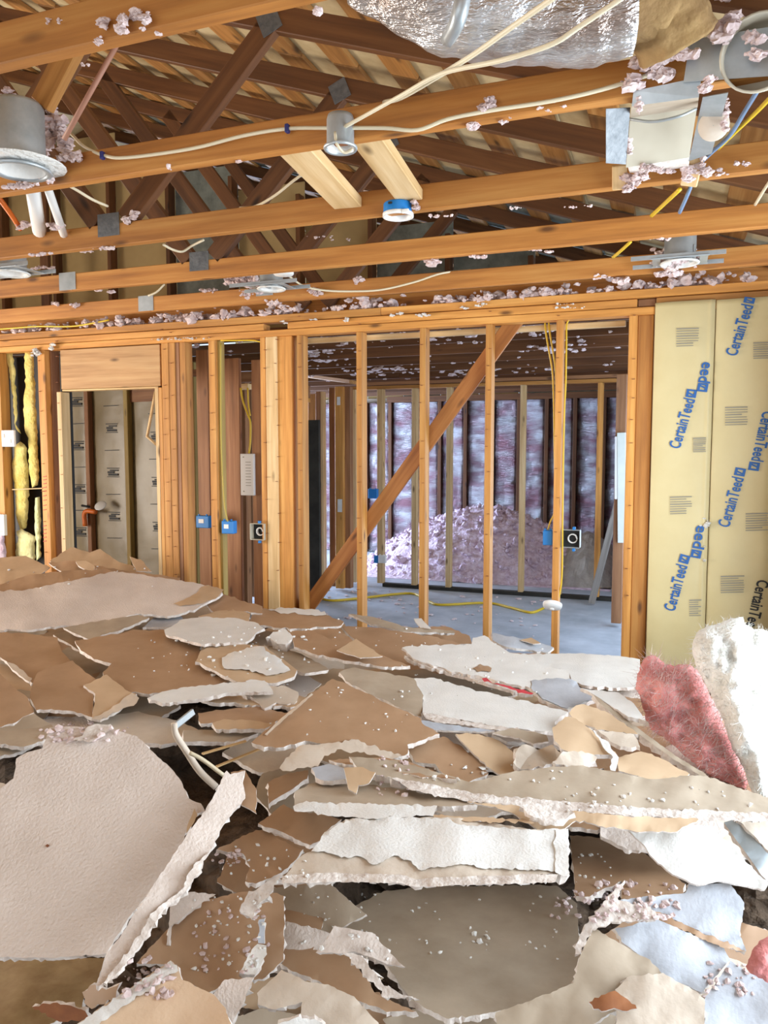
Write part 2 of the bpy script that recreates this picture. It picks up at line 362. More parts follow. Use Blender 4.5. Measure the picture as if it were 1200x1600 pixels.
for i in range(4):
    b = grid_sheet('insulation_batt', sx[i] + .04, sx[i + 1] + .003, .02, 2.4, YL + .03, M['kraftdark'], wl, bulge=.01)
    zc = [2.13, 1.93, 1.72, 1.52, 1.31, 1.11, .9, .7]
    for k, z in enumerate(zc):
        z += (-.06, .1, .02, -.02)[i]
        xa = sx[i] + .16 + (.10 if i == 2 else .05); xb = xa + .13
        if k % 2 == 0:
            for q, (dz, hh, f0, f1) in enumerate(((.045, .007, 0, 1), (.026, .012, .25, .95), (.008, .018, .05, .6), (-.014, .02, .1, .95), (-.034, .006, 0, 1))):
                board('printed_mark', (xa + f0 * .13, YL + .0125, z + dz), (xa + f1 * .13, YL + .0125, z + dz), .002, hh, M['ink_black'], b, bev=.0003)
        else: board('printed_line', (xa - .02, YL + .0125, z), (xb + .01, YL + .0125, z + .004), .002, .006, M['ink_black'], b, bev=.0003)
    xstud(sx[i], YL - .03, M['brownstud'] if i != 2 else M['olive'], w=.045, parent=wl, z1=2.45)
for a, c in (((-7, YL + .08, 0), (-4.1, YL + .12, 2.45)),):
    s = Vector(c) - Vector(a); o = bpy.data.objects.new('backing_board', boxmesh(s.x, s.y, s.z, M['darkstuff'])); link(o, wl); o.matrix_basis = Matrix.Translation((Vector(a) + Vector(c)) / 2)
board('blocking', onY(200, 618, YL) + Vector((0, .03, 0)), onY(240, 616, YL) + Vector((.1, .03, 0)), .04, .12, M['brownstud'], wl)
# partition at its right end and other studs seen deep between the clusters
wi = empty('wall_inner_middle', (-3.6, 6.5, 0), kind='structure')
vstud(294, 305, 5.6, M['olive'], parent=wi); vstud(308.5, 327, 4.95, M['brownstud'], parent=wi)
vstud(350.5, 374.5, 5.0, M['brownstud'], d=.038, parent=wi, z1=2.3); vstud(394, 408, 5.0, M['brownstud'], parent=wi, z1=2.28)
vstud(377, 384, 6.6, M['brownstud'], parent=wi); vstud(388, 394, 7.2, M['brownstud'], parent=wi)
board('blocking', onY(370, 605, 5.3), onY(392, 604, 5.3), .089, .04, M['pale'], wi)
board('blocking', onY(290, 583, 5.3), onY(316, 583, 5.3), .089, .05, M['brownstud'], wi)
board('blocking', onY(345, 592, 6.2), onY(412, 588, 6.2), .089, .09, M['brownstud'], wi)
board('header', onY(445, 614, 7.4), onY(482, 612, 7.4), .089, .13, M['brownstud'], wi); board('header', onY(445, 627, 7.38), onY(482, 625, 7.38), .089, .045, M['fir'], wi)
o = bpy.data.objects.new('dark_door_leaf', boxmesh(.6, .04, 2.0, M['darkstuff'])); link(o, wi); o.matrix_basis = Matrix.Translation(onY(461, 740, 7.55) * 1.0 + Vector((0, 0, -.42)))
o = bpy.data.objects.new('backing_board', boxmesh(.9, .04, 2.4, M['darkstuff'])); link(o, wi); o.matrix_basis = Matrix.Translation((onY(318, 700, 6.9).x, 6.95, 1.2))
for x0, x1, Y, m in ((482, 493, 8.9, 'fir'), (493.5, 501, 8.6, 'brownstud'), (501.3, 505, 8.6, 'pale'), (514, 523, 8.1, 'brownstud'), (523.3, 536, 8.0, 'fir'), (536.4, 547, 8.05, 'brownstud'), (549, 556, 8.45, 'pale')):
    vstud(x0, x1, Y, M[m], parent=wi, z1=2.34)
board('patch', onY(531, 780, 7.997), onY(531, 800, 7.997), .055, .002, M['white2'], wi, side=(1, 0, 0)); board('patch', onY(529, 620, 7.997), onY(529, 633, 7.997), .04, .002, M['white2'], wi, side=(1, 0, 0))
board('top_plate', onY(470, 586, 8.6), onY(552, 597, 8.0), .1, .04, M['fir'], wi)

# ---------------------------------------------------------------- second stud wall and far foil wall
wb = empty('wall_back', (-2.2, 8.5, 0), kind='structure')
for x0, x1 in ((589, 598), (643, 651), (697, 705), (757, 765), (812, 820), (873, 881), (932, 941)): vstud(x0, x1, 8.5, M['pale'] if x1 < 900 else M['fir'], parent=wb, z1=2.34)
board('top_plate', (-3.6, 8.55, 2.36), (-.45, 8.55, 2.36), .089, .038, M['fir'], wb); board('top_plate', (-3.5, 8.55, 2.405), (-.45, 8.55, 2.405), .089, .038, M['brownstud'], wb)
board('bottom_plate', (-3.2, 8.55, .02), (-.45, 8.55, .02), .1, .04, M['darkstuff'], wb)
wf = empty('wall_far', (-2.2, 11.4, 0), kind='structure')
fx = [-5.372 + .4055 * i for i in range(13)]
for i, X in enumerate(fx):
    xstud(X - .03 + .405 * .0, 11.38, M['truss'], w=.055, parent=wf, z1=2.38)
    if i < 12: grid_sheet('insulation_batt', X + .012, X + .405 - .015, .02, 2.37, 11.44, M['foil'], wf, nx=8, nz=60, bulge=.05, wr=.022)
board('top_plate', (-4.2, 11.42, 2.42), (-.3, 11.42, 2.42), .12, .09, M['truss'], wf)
o = bpy.data.objects.new('sheathing', boxmesh(7.2, .03, 2.45, M['wallboard'])); link(o, wf); o.matrix_basis = Matrix.Translation((-3.5, 11.52, 1.225))
ws = empty('wall_side', (-.35, 8, 0), kind='structure')
vstud(961, 977, 7.24, M['brownstud'], parent=ws, z1=2.3)
for Y in (7.6, 9.0, 9.6, 10.2, 10.8): xstud(-.40, Y, M['brownstud'], w=.089, d=.04, parent=ws)
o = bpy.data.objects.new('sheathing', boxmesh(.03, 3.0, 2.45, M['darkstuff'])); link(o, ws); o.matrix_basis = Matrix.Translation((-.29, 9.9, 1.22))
for Y0 in (9.05, 9.65, 10.25):
    b = grid_sheet('insulation_batt', 0, .5, .02, 2.37, 0, M['foil'], ws, nx=8, nz=50, bulge=.04, wr=.02); b.matrix_basis = Matrix.Translation((-.36, Y0, 0)) @ Matrix.Rotation(radians(90), 4, 'Z') @ Matrix.Scale(-1, 4, (0, 0, 0)) if False else Matrix.Translation((-.36, Y0 + .54, 0)) @ Matrix.Rotation(radians(-90), 4, 'Z')

# ---------------------------------------------------------------- roof: deck, battens, trusses
RS = .345
def xk(k): return (.20, .20, .25, .32, .38, .45)[k] if k < 6 else .45 + .03 * min(k - 5, 6)
XR, ZR = .36, 2.6
def roofz(X): return ZR + RS * (XR - X)
ce = empty('ceiling', (-2, 4, 2.6), kind='structure')
RIDGE = -5.1
dk = Vector((1, 0, -RS)).normalized(); dn = Vector((RS, 0, 1)).normalized()
# plywood deck in sheets, with battens of lumber below it running across the trusses
X = .66; i = 0
while X > RIDGE + .05:
    X0 = max(X - 1.16, RIDGE)
    for Y0 in (-2.4, .02, 2.44, 4.86, 7.28, 9.70):
        p = Vector((X, Y0 + 1.2, roofz(X) + .165)); q = Vector((X0 + .004, Y0 + 1.2, roofz(X0) + .165))
        board('roof_sheet', p, q, 2.41, .014, M['greyply' if Y0 > 4.8 and i % 2 else 'ply'], ce, side=(0, 1, 0))
    X = X0; i += 1
nb = 0; X = .56
while X > RIDGE:
    p = Vector((X, -2.3, roofz(X) + .137)); q = Vector((X, 9.6, roofz(X) + .137))
    for y0, y1 in ((-2.3, 1.36), (1.37, 3.34), (3.35, 6.0), (6.01, 12.0)):
        board('roof_batten', (X, y0, roofz(X) + .147), (X, y1, roofz(X) + .147), .135, .02, M['batten'], ce, side=tuple(dk))
    X -= .285; nb += 1
for y0 in (-2.4, 3.6, 9.6):      # the slope beyond the ridge, out of sight
    p = Vector((RIDGE, y0 + 3, roofz(RIDGE) + .165)); q = Vector((-7.2, y0 + 3, roofz(RIDGE) + .165 - RS * 2.1))
    board('roof_sheet', p, q, 6.0, .014, M['ply'], ce, side=(0, 1, 0))
# draft-stop sheathing across the attic and the far gable end
for Yg, st in ((5.66, .61), (11.6, .61)):
    for i in range(13):
        Xc = -6.75 + st * i; X1 = Xc + st / 2
        zt = (roofz(X1) if X1 > RIDGE else roofz(RIDGE) - RS * (RIDGE - Xc + st / 2)) + (.06 if Yg < 6 else .13)
        if zt > 2.62 and X1 < .7:
            board('gable_sheet', (Xc, Yg, 2.45 if Yg > 6 else 2.56), (Xc, Yg, zt), st - .006, .012, M['greyply' if i in (5, 8, 9, 10) else 'gable'], ce, side=(1, 0, 0))
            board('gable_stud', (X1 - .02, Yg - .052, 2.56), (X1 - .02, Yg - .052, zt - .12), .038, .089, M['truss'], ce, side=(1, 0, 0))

ZC = 2.467
tl = {0: 'roof truss nearest overhead, its bottom chord crossing the top left corner', 1: 'second roof truss, white cable stapled along its bottom chord', 2: 'third roof truss, blue round box fixed beside its bottom chord',
      3: 'fourth roof truss, long bare bottom chord just beyond the blue round box', 4: 'fifth roof truss, bottom chord with two white recessed lights beside it', 5: 'sixth roof truss resting right above the top plates of the stud wall'}
bn = ('second', 'third', 'fourth', 'fifth', 'sixth', 'seventh', 'eighth', 'ninth', 'tenth', 'eleventh')
trusses = []
for k in range(16):
    Y = 1.365 + .655 * k
    t = empty('roof_truss', (-2, Y, ZC), tl.get(k) or 'dark roof truss over the back room, %s behind the open stud wall' % (bn[k - 6] if k > 6 else 'nearest'), 'roof truss', 'roof trusses')
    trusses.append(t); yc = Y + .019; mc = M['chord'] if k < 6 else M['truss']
    jj = -.35 + .4 * ((k * 7) % 5)
    xr = .60 if k < 5 else (.55 if k < 5 else -.05 + .6 * (k < 6))
    if k == 5: board('bottom_chord', (-6.9, yc + .06, ZC + .10), (.5, yc + .06, ZC + .10), .038, .089, mc, t)
    else:
        board('bottom_chord', (-6.9, yc, ZC + .0445), (-3.02, yc, ZC + .0445), .038, .089, mc, t); board('bottom_chord', (-3.018, yc, ZC + .0445), (xr, yc, ZC + .0445), .038, .089, mc, t)
    o_ = xk(k) - XR
    pa = Vector((.55, yc, roofz(.55) + RS * o_ + .047)); pb = Vector((RIDGE, yc, roofz(RIDGE) + RS * o_ + .047))
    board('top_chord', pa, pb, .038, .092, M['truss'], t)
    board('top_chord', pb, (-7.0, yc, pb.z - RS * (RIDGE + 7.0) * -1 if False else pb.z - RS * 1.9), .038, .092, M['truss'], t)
    zt = lambda X: roofz(X) + RS * o_
    for (xa, xb) in ((-2.15, -1.46), (-2.29, -3.35), (-4.3, -3.45))[:3 if k < 4 else 2 if k < 7 else 0]:
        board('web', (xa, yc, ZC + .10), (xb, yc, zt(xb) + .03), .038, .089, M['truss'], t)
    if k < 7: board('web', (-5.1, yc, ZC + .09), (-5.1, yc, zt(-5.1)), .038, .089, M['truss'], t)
    if k in (2, 3, 4):
        for xp, zz in ((-2.225, ZC + .085), (-3.05, ZC + .05)):
            board('gusset_plate', (xp - .055, Y - .002, zz), (xp + .055, Y - .002, zz), .0025, .092, M['plate'] if xp > -3 and k < 4 else M['steel'], t, bev=.0005)
        board('gusset_plate', (-1.50, Y - .002, zt(-1.5) + .0), (-1.42, Y - .002, zt(-1.42) + .06), .0025, .09, M['plate'], t, bev=.0005)
# loose web brace seen edge-on behind the nearest chord, and the thin rod
r0 = onY(178, 78, 1.75); r1 = onY(100, 218, 1.75)
o = tube('hanging_rod', [r0 + (r0 - r1) * .25, r1], .0075, plain('dusty_red_rod', (.36, .17, .11), .6), sub=1, seg=8); tag(o, 'thin dusty red rod slanting up past the left recessed light', 'rod')
tag(board('web_brace', onY(124, 68, 1.95) + Vector((.1, 0, .15)), onY(66, 165, 1.95), .03, .08, M['fir'], side=(0, 1, 0)), 'short orange brace board slanting behind the nearest truss chord', 'brace')
# ================================================================== THINGS OVERHEAD
# flat 2x4 nailers between the second and third truss
def flatboard(name, quad, Z, th, mat, label, cat):
    P = [onZ(x, y, Z) for x, y in quad]
    a = (P[0] + P[1]) / 2; c = (P[2] + P[3]) / 2; w = ((P[0] - P[1]).length + (P[2] - P[3]).length) / 2
    a.y = 2.052; c.y = 2.668
    return tag(board(name, a + Vector((0, 0, th / 2)), c + Vector((0, 0, th / 2)), w, th, mat, side=(1, 0, 0)), label, cat)
flatboard('nailer_board', [(438, 241), (492, 236), (555, 316), (515, 322)], 2.50, .038, M['pale'], 'pale flat board bridging two truss chords, left of the blue round box', 'board')
flatboard('nailer_board', [(553, 226), (604, 219), (653, 306), (617, 312)], 2.50, .038, M['pale'], 'pale flat board bridging two truss chords, carrying the blue round box', 'board')
# blue round ceiling box
c = onZ(622, 338, 2.455); c.z = 2.452
t = empty('ceiling_box', c, 'round blue ceiling box with white rim on the end of a flat board', 'junction box')
bd_ = lathe('body', [(.001, .048), (.05, .048), (.053, .044), (.0535, .012)], c, (0, 0, 1), M['bluebox'], t)
lathe('rim', [(.0545, .013), (.056, .012), (.056, 0), (.050, -.001), (.047, .004), (.045, .03), (.001, .032)], c, (0, 0, 1), M['whiteplastic'], t)
p = onY(618, 306, c.y - .054)
board('latch', (c.x - .018, c.y - .0545, c.z + .036), (c.x - .004, c.y - .0545, c.z + .036), .004, .008, M['black'], bd_)
board('screw_lug', (c.x + .03, c.y - .045, c.z + .004), (c.x + .055, c.y - .04, c.z + .006), .012, .014, M['whiteplastic'], t)

# recessed light cans
def can(px, py, Z, r, h, label, tilt=(0, 0, 1), frame=True, body='steel', hous=None):
    c = onZ(px, py, Z)
    t = empty('recessed_light', c, label, 'recessed light', 'recessed ceiling lights')
    lathe('trim_ring', [(r * 1.22, .004), (r * 1.24, 0), (r * 1.18, -.004), (r * 1.0, -.002), (r * .98, .006)], c, tilt, M['whitefluff'] if frame == 'w' else M['steel'], t)
    lathe('can', [(r, .0), (r * .99, h), (r * .9, h + .012), (.001, h + .014)], c, tilt, M[body], t)
    lathe('reflector', [(r * .96, .002), (r * .8, h * .5), (r * .5, h * .8), (.001, h * .82)], c, tilt, M['white2'], t)
    if frame == 'f':
        lathe('dusty_flange', [(r * 1.05, .012), (r * 1.75, .016), (r * 1.8, .02), (r * 1.05, .03)], c, tilt, M['whitefluff'], t)
    elif frame:
        ax = Vector(tilt).normalized(); zc = c + ax * .012
        hw = r * 1.75
        for s in (-1, 1):
            board('hanger_bar', zc + Vector((-.21, s * r * 1.25, .006)), zc + Vector((.19, s * r * 1.25, .006)), .003, .02, M['steel'], t)
            board('frame_rail', zc + Vector((s * hw * .82, -r * 1.3, 0)), zc + Vector((s * hw * .82, r * 1.3, 0)), r * .5, .004, M['steel'], t, side=(1, 0, 0))
            board('frame_rail', zc + Vector((-hw, s * r * 1.15, 0)), zc + Vector((hw, s * r * 1.15, 0)), r * .35, .004, M['steel'], t, side=(0, 1, 0))
        if hous:
            board('wiring_box', zc + Vector((hous * r * 1.9, 0, .03)), zc + Vector((hous * r * 3.0, 0, .03)), .09, .06, M['steel'], t)
    return c, t
can(32, 268, 2.475, .075, .19, 'large recessed light can at the left edge with a pink tuft beside it', frame='f')
c, t = can(532, 232, 2.44, .038, .075, 'small round clear light can hanging under the second truss chord', frame=False, body='steel')
tube('lead', [c + Vector((.0, -.035, .03)), c + Vector((.008, -.042, -.004)), c + Vector((.02, -.02, -.02)), c + Vector((.045, -.02, -.015))], .004, M['romex'], t)
board('socket', c + Vector((-.02, 0, .02)), c + Vector((.02, .0, .02)), .03, .02, M['rust'], t)
can(424, 452, 2.47, .062, .12, 'white-rimmed recessed light below the chord left of centre, joined by a white cable', frame='w', hous=-.2)
c = onZ(443, 428, 2.475); t = empty('cover_disc', c, 'small white round cover above the white-rimmed recessed light', 'cover'); lathe('disc', [(.001, -.006), (.045, -.006), (.05, 0), (.05, .02), (.001, .022)], c, (0, 0, 1), M['white2'], t)
can(1062, 412, 2.47, .07, .12, 'dusty recessed light frame beneath the chord above the kraft batts', frame='w', hous=.3)
can(18, 428, 2.47, .07, .10, 'wire-filled recessed light at the left edge above the grey gusset plates', frame='w', hous=0)

# floor register boot (sheet metal) between second and third chord
t = empty('duct_boot', onY(1000, 230, 2.3), 'square sheet-metal duct boot with cream lining hanging between two truss chords', 'duct')
def quadplate(name, px, Ys, mat, parent, th=.002, flip=1):
    P = [onY(x, y, Y) for (x, y), Y in zip(px, Ys)]
    n = (P[1] - P[0]).cross(P[3] - P[0]).normalized() * th
    V = P + [p + n for p in P]
    return mesh(name, V, [(0, 1, 2, 3), (7, 6, 5, 4), (0, 4, 5, 1), (1, 5, 6, 2), (2, 6, 7, 3), (3, 7, 4, 0)], mat, parent)
quadplate('side_plate', [(947, 170), (985, 168), (978, 257), (947, 255)], [2.22, 2.26, 2.36, 2.32], M['plate'], t)
quadplate('inner_face', [(985, 182), (1090, 163), (1077, 246), (978, 262)], [2.40, 2.40, 2.5, 2.5], M['ductin'], t)
quadplate('collar', [(990, 142), (1096, 120), (1092, 152), (987, 166)], [2.01, 2.01, 2.02, 2.02], M['steel'], t)
quadplate('top_plate', [(987, 165), (1092, 151), (1090, 168), (985, 184)], [2.03, 2.03, 2.40, 2.40], M['grey'], t)
quadplate('right_plate', [(1098, 152), (1138, 145), (1112, 240), (1076, 252)], [2.12, 2.10, 2.4, 2.46], M['steel'], t)
quadplate('bottom_flange', [(980, 258), (1078, 243), (1076, 262), (984, 270)], [2.5, 2.5, 2.6, 2.6], M['gyp'], t)
q = onY(1115, 196, 2.22); lathe('knockout_disc', [(.001, .004), (.036, .004), (.038, 0), (.038, -.004)], q, (-.1, -1, -.45), M['cream'], t)
tube('rolled_lip', [onY(984, 186, 2.38), onY(1020, 190, 2.36), onY(1060, 182, 2.36), onY(1088, 170, 2.38)], .004, M['steel'], t)
tag(board('cripple_block', onY(968, 258, 2.62), onY(968, 296, 2.655), .02, .045, M['pale'], side=(0, 1, 0)), 'short pale block on the third chord under the left side of the duct boot', 'block')
tag(board('cripple_block', onY(1087, 244, 2.60), onY(1076, 290, 2.655), .02, .05, M['pale'], side=(0, 1, 0)), 'short pale block on the third chord under the right side of the duct boot', 'block')
# round take-off box
t = empty('takeoff_box', onY(1140, 90, 2.0), 'grey sheet-metal box with a round collar in the top right corner', 'duct')
quadplate('front_plate', [(1078, 62), (1215, 40), (1215, 118), (1068, 128)], [1.98, 1.98, 1.995, 1.995], M['steel'], t)
quadplate('upright_strip', [(1083, -10), (1090, -10), (1076, 90), (1070, 88)], [1.94, 1.94, 1.98, 1.98], M['steel'], t)
q = onY(1186, 84, 1.965); lathe('round_collar', [(.078, -.01), (.080, .02), (.074, .02), (.072, -.07), (.001, -.075)], q, (-.15, -1, -.3), M['ductin'], t, seg=32)
# foil duct jacket
def duct_run(name, path, rad, mat, parent, seg=28, n=50, wr=.3):
    V = []; Fc = []
    for i in range(n + 1):
        u = i / n * (len(path) - 1); k = min(int(u), len(path) - 2); f = u - k
        p = Vector(path[k]).lerp(Vector(path[k + 1]), f); d = (Vector(path[k + 1]) - Vector(path[k])).normalized()
        s = d.cross(Vector((0, 0, 1))).normalized(); w = s.cross(d)
        r = rad * (1 + .02 * math.sin(i * 1.1))
        for j in range(seg):
            a = 2 * pi * j / seg
            q = s * cos(a) + w * sin(a) * .8
            rr = r * (1 + wr * .5 * noise.noise(Vector((p.x * 4, p.y * 4, 0)) + q * 2.6) + wr * .3 * abs(noise.noise(Vector((p.x * 8, p.y * 8, 4)) + q * 7)))
            V.append(p + q * rr)
    for i in range(n):
        for j in range(seg): Fc.append((i * seg + j, i * seg + (j + 1) % seg, (i + 1) * seg + (j + 1) % seg, (i + 1) * seg + j))
    Fc.append(tuple(reversed(range(seg)))); Fc.append(tuple(n * seg + j for j in range(seg)))
    return mesh(name, V, Fc, mat, parent, smooth=True)
t = empty('flexible_duct', onY(800, 30, 1.78), 'silver foil flexible duct sagging over the second chord at the top right', 'duct')
duct_run('foil_jacket', [onY(575, -60, 1.66), onY(700, 2, 1.70), onY(800, 20, 1.74), onY(900, 28, 1.78), onY(985, 10, 1.80)], .115, M['duct'], t)
tube('tie_strap', [onY(725, -14, 1.52), onY(716, 30, 1.535), onY(700, 62, 1.60)], .016, M['steel'], t, seg=6)
t = empty('duct_insulation', onY(1000, 20, 1.8), 'brown dusty duct wrap hanging at the end of the silver foil duct', 'duct')
duct_run('wrap', [onY(880, -30, 1.70), onY(960, 0, 1.80), onY(1040, 20, 1.86), onY(1060, 70, 1.9)], .085, mottled('dusty_brown_wrap', (.20, .11, .04), (.42, .27, .11), 9, .9, 5, 1.0, .01, 30), t, n=30)

# cables
def cable(label, p, r=.0052, mat='romex', Y=None, name='cable'):
    q = [onY(x, y, (Y if not isinstance(Y, (list, tuple)) else Y[i])) for i, (x, y) in enumerate(p)]
    return tag(tube(name, q, r, M[mat]), label, 'cable', 'cables')
c1 = cable('white cable stapled along the face of the second truss chord', pts('60,185 105,205 130,228 163,243 200,246 300,232 380,212 450,201 520,200 600,200 652,203 700,186 770,172 860,158 940,140 1020,115'), Y=[2.3, 2.2, 2.06, 2.004] + [2.003] * 12)
for x, y, mt in ((449, 201, 'navy'), (160, 243, 'navy'), (1021, 112, 'black')):
    p = onY(x, y, 2.0); board('staple', p + Vector((0, 0, -.012)), p + Vector((0, 0, .012)), .016, .012, M[mt], c1)
cable('upper of the two white cables crossing the foil duct', pts('535,200 575,178 625,150 690,115 780,95 860,70 905,42 985,-12'), Y=[1.98, 1.94, 1.86, 1.74, 1.62, 1.56, 1.54, 1.5])
cable('steeper of the two white cables crossing the foil duct', pts('600,160 628,152 680,122 740,85 800,42 880,-14'), r=.006, Y=[2.0, 1.94, 1.80, 1.68, 1.58, 1.48])
cable('short white cable looping behind the pale flat board', pts('375,325 400,322 430,305 455,285 475,270 500,248'), r=.006, Y=[3.3, 3.2, 3.0, 2.9, 2.8, 2.6])
cable('short white cable hanging below the left end of the second chord', pts('100,286 120,297 145,312 168,322'), Y=[2.15, 2.3, 2.4, 2.5])
cable('white cable running from the white-rimmed recessed light along the fifth chord', pts('452,432 475,447 510,454 560,455 600,452 650,440 690,427 735,422'), r=.0055, Y=[3.7, 3.8, 3.86, 3.93, 3.95, 3.96, 3.97, 4.05])
cable('white cable loop over the fourth chord near the grey gusset plate', pts('255,382 270,390 285,393 300,384 318,375'), r=.006, Y=[3.2, 3.25, 3.3, 3.3, 3.25])
cable('thin pale cable dropping past the fourth chord at the left', pts('232,462 245,456 257,444'), r=.006, Y=[3.9, 3.9, 3.9])
cable('yellow cable lying on the top plate at the left', pts('-10,515 30,512 60,510 110,510 145,505 170,500'), r=.006, mat='yromex', Y=4.5)
cable('yellow cable bent over the chord beneath the duct boot', pts('1062,296 1045,312 1030,326 1018,337'), r=.0075, mat='yromex', Y=[2.75, 2.9, 3.05, 3.2])
cable('yellow cable bending down behind the fourth chord', pts('985,378 972,390 958,402'), r=.0075, mat='yromex', Y=[3.5, 3.6, 3.75])
cable('yellow cable at the right edge running down behind the duct boot', pts('1215,140 1185,172 1150,205 1122,232'), r=.0065, mat='yromex', Y=[2.2, 2.35, 2.5, 2.6])
cable('blue-grey cable beside the yellow one at the right edge', pts('1186,138 1165,172 1140,212 1110,240 1090,262 1076,300 1062,332'), r=.0065, mat='bluewire', Y=[2.2, 2.35, 2.5, 2.6, 2.7, 2.8, 2.95])
cable('white cable at the right edge above the fourth chord', pts('1212,270 1195,295 1180,320'), r=.006, Y=[3.1, 3.2, 3.3])
cable('orange conduit end at the left edge below the recessed light', pts('-12,296 5,318 22,342 32,358'), r=.011, mat='orange', Y=[2.45, 2.5, 2.58, 2.64], name='conduit')
cable('yellow stapled cable between post clusters under the top plate', pts('345,532 370,532 395,532 410,535'), r=.005, mat='yromex', Y=4.56)
# white pipes at the left edge
for lab, a, b_, w in (('white plastic pipe at left edge, the wider of two below the recessed light', (52, 300), (60, 352), .05), ('white plastic pipe at left edge, the narrower of two, with printing', (76, 298), (96, 356), .026)):
    p = onY(*a, 2.40); q = onY(*b_, 2.62)
    t = tag(tube('vent_pipe', [p + (p - q) * .3, q + (q - p) * .2], w / 2 + .003, M['whiteplastic'], seg=14, sub=1), lab, 'pipe')
    if 'narrower' in lab:
        for i in range(7):
            u = .15 + i * .1; c = p.lerp(q, u); board('printed_mark', c + Vector((-.006, -.0165, 0)), c + Vector((.008, -.0165, .004)), .002, .007, M['ink_black'], t, bev=.0003)

# pink fluff caught on the framing
def fluff(label, spots, mat='pinkpale', fl=.6):
    sp = []
    for x, y, Y, n, dx, dy, r in spots:
        kk = [(random.gauss(0, dx * .75), random.gauss(0, dy * .75)) for _ in range(max(2, n // 9))]
        for _ in range(int(n * 2.2)):
            u, v = random.choice(kk); q = random.random() ** 1.6
            p = onY(x + u + random.gauss(0, dx * .3), y + v + random.gauss(0, dy * .3), Y + random.uniform(-.010, .015))
            sp.append((p, r * (.28 + .85 * q), fl))
    o = blobs('insulation_fluff', sp, M[mat], sub=2, rough=.5); return tag(o, label, 'insulation', 'insulation fluff')
fluff('pink fluff stuck to the nearest truss chord at the top left', [(178, 22, 1.35, 26, 10, 12, .008), (222, 22, 1.35, 26, 12, 11, .008), (192, 42, 1.345, 22, 9, 8, .008), (154, 68, 1.36, 16, 4, 8, .007), (240, 45, 1.36, 9, 8, 4, .006), (80, 30, 1.355, 8, 9, 8, .004), (130, 105, 1.37, 4, 10, 4, .004), (496, 14, 1.38, 9, 4, 4, .007)])
fluff('pink fluff around the large recessed light at the left edge', [(72, 195, 2.05, 60, 13, 26, .021), (100, 228, 2.05, 26, 11, 12, .017), (55, 165, 2.06, 16, 16, 5, .013), (92, 262, 2.0, 40, 17, 9, .012), (40, 232, 1.99, 24, 30, 10, .012), (30, 296, 1.96, 26, 34, 5, .010), (62, 350, 2.6, 26, 22, 10, .014), (12, 140, 2.1, 14, 16, 16, .014)])
fluff('pink fluff along the second truss chord', [(530, 192, 2.0, 30, 13, 8, .010), (765, 163, 2.005, 34, 9, 6, .010), (748, 172, 2.0, 10, 9, 3, .008), (738, 195, 2.03, 22, 8, 5, .009), (790, 188, 2.04, 8, 12, 4, .006), (845, 172, 2.03, 8, 9, 3, .007), (870, 162, 2.03, 8, 8, 3, .006), (1010, 120, 1.99, 40, 18, 13, .014), (1040, 92, 1.97, 46, 20, 16, .016), (1095, 82, 1.95, 26, 24, 6, .014), (1105, 128, 1.96, 20, 14, 6, .011), (1120, 20, 1.93, 40, 26, 22, .02), (1165, 75, 1.94, 22, 20, 8, .013), (265, 262, 2.03, 8, 7, 2, .008), (375, 252, 2.05, 5, 3, 3, .008)])
fluff('pale fluff on the duct boot and the third truss chord', [(985, 280, 2.63, 44, 12, 8, .012), (1020, 272, 2.6, 40, 26, 5, .010), (1090, 270, 2.6, 40, 10, 12, .012), (1000, 168, 2.02, 16, 4, 18, .008), (975, 225, 2.35, 16, 6, 10, .010), (1135, 185, 2.2, 18, 4, 18, .008), (1020, 262, 2.5, 30, 26, 4, .006), (915, 322, 2.7, 5, 14, 2, .009), (680, 337, 2.69, 4, 16, 2, .008), (800, 320, 2.69, 4, 20, 3, .007), (155, 390, 2.68, 9, 18, 3, .012), (70, 400, 2.66, 5, 20, 3, .012), (216, 334, 2.66, 18, 8, 10, .014), (210, 262, 2.3, 10, 12, 2, .01), (1140, 262, 2.66, 8, 24, 10, .008), (650, 325, 2.66, 12, 6, 5, .01)])
fluff('pale fluff along the fourth truss chord', [(675, 409, 3.38, 12, 6, 3, .022), (750, 400, 3.37, 10, 12, 3, .012), (845, 390, 3.37, 10, 14, 2, .013), (1060, 372, 3.37, 24, 40, 5, .015), (135, 390, 3.36, 8, 10, 3, .02), (500, 372, 3.4, 5, 60, 4, .008), (160, 455, 3.38, 8, 10, 3, .014), (95, 420, 3.36, 10, 40, 2, .012)])
fluff('pink and white fluff along the fifth truss chord', [(380, 440, 3.95, 60, 20, 10, .024), (430, 470, 4.0, 22, 14, 8, .020), (490, 460, 3.97, 20, 10, 6, .018), (405, 452, 3.9, 30, 14, 8, .014), (1060, 402, 3.92, 110, 26, 11, .018), (1045, 425, 3.98, 22, 22, 5, .018), (970, 432, 4.0, 16, 20, 4, .018), (340, 446, 4.0, 20, 20, 6, .016), (100, 474, 3.97, 12, 14, 4, .018), (560, 440, 3.98, 10, 8, 6, .016)])
sp = []
for _ in range(560):
    x = random.choice([random.gauss(75, 40), random.gauss(190, 20), random.gauss(275, 26), random.gauss(340, 20), random.gauss(440, 25), random.gauss(580, 30), random.gauss(700, 20), random.gauss(780, 26), random.gauss(850, 26), random.gauss(1000, 50), random.gauss(1100, 40)])
    p = onY(x, 500, 4.6); p.z = ZT + .142 + abs(random.gauss(0, .026)); p.y = random.uniform(4.52, 4.66); sp.append((p, .007 + .032 * random.random() ** 2.5, .7))
tag(blobs('insulation_fluff', sp, M['pinkpale'], sub=2, rough=.5), 'pink and white insulation fluff lying along the top plates of the stud wall', 'insulation', 'insulation fluff')['kind'] = 'stuff'
sp = []
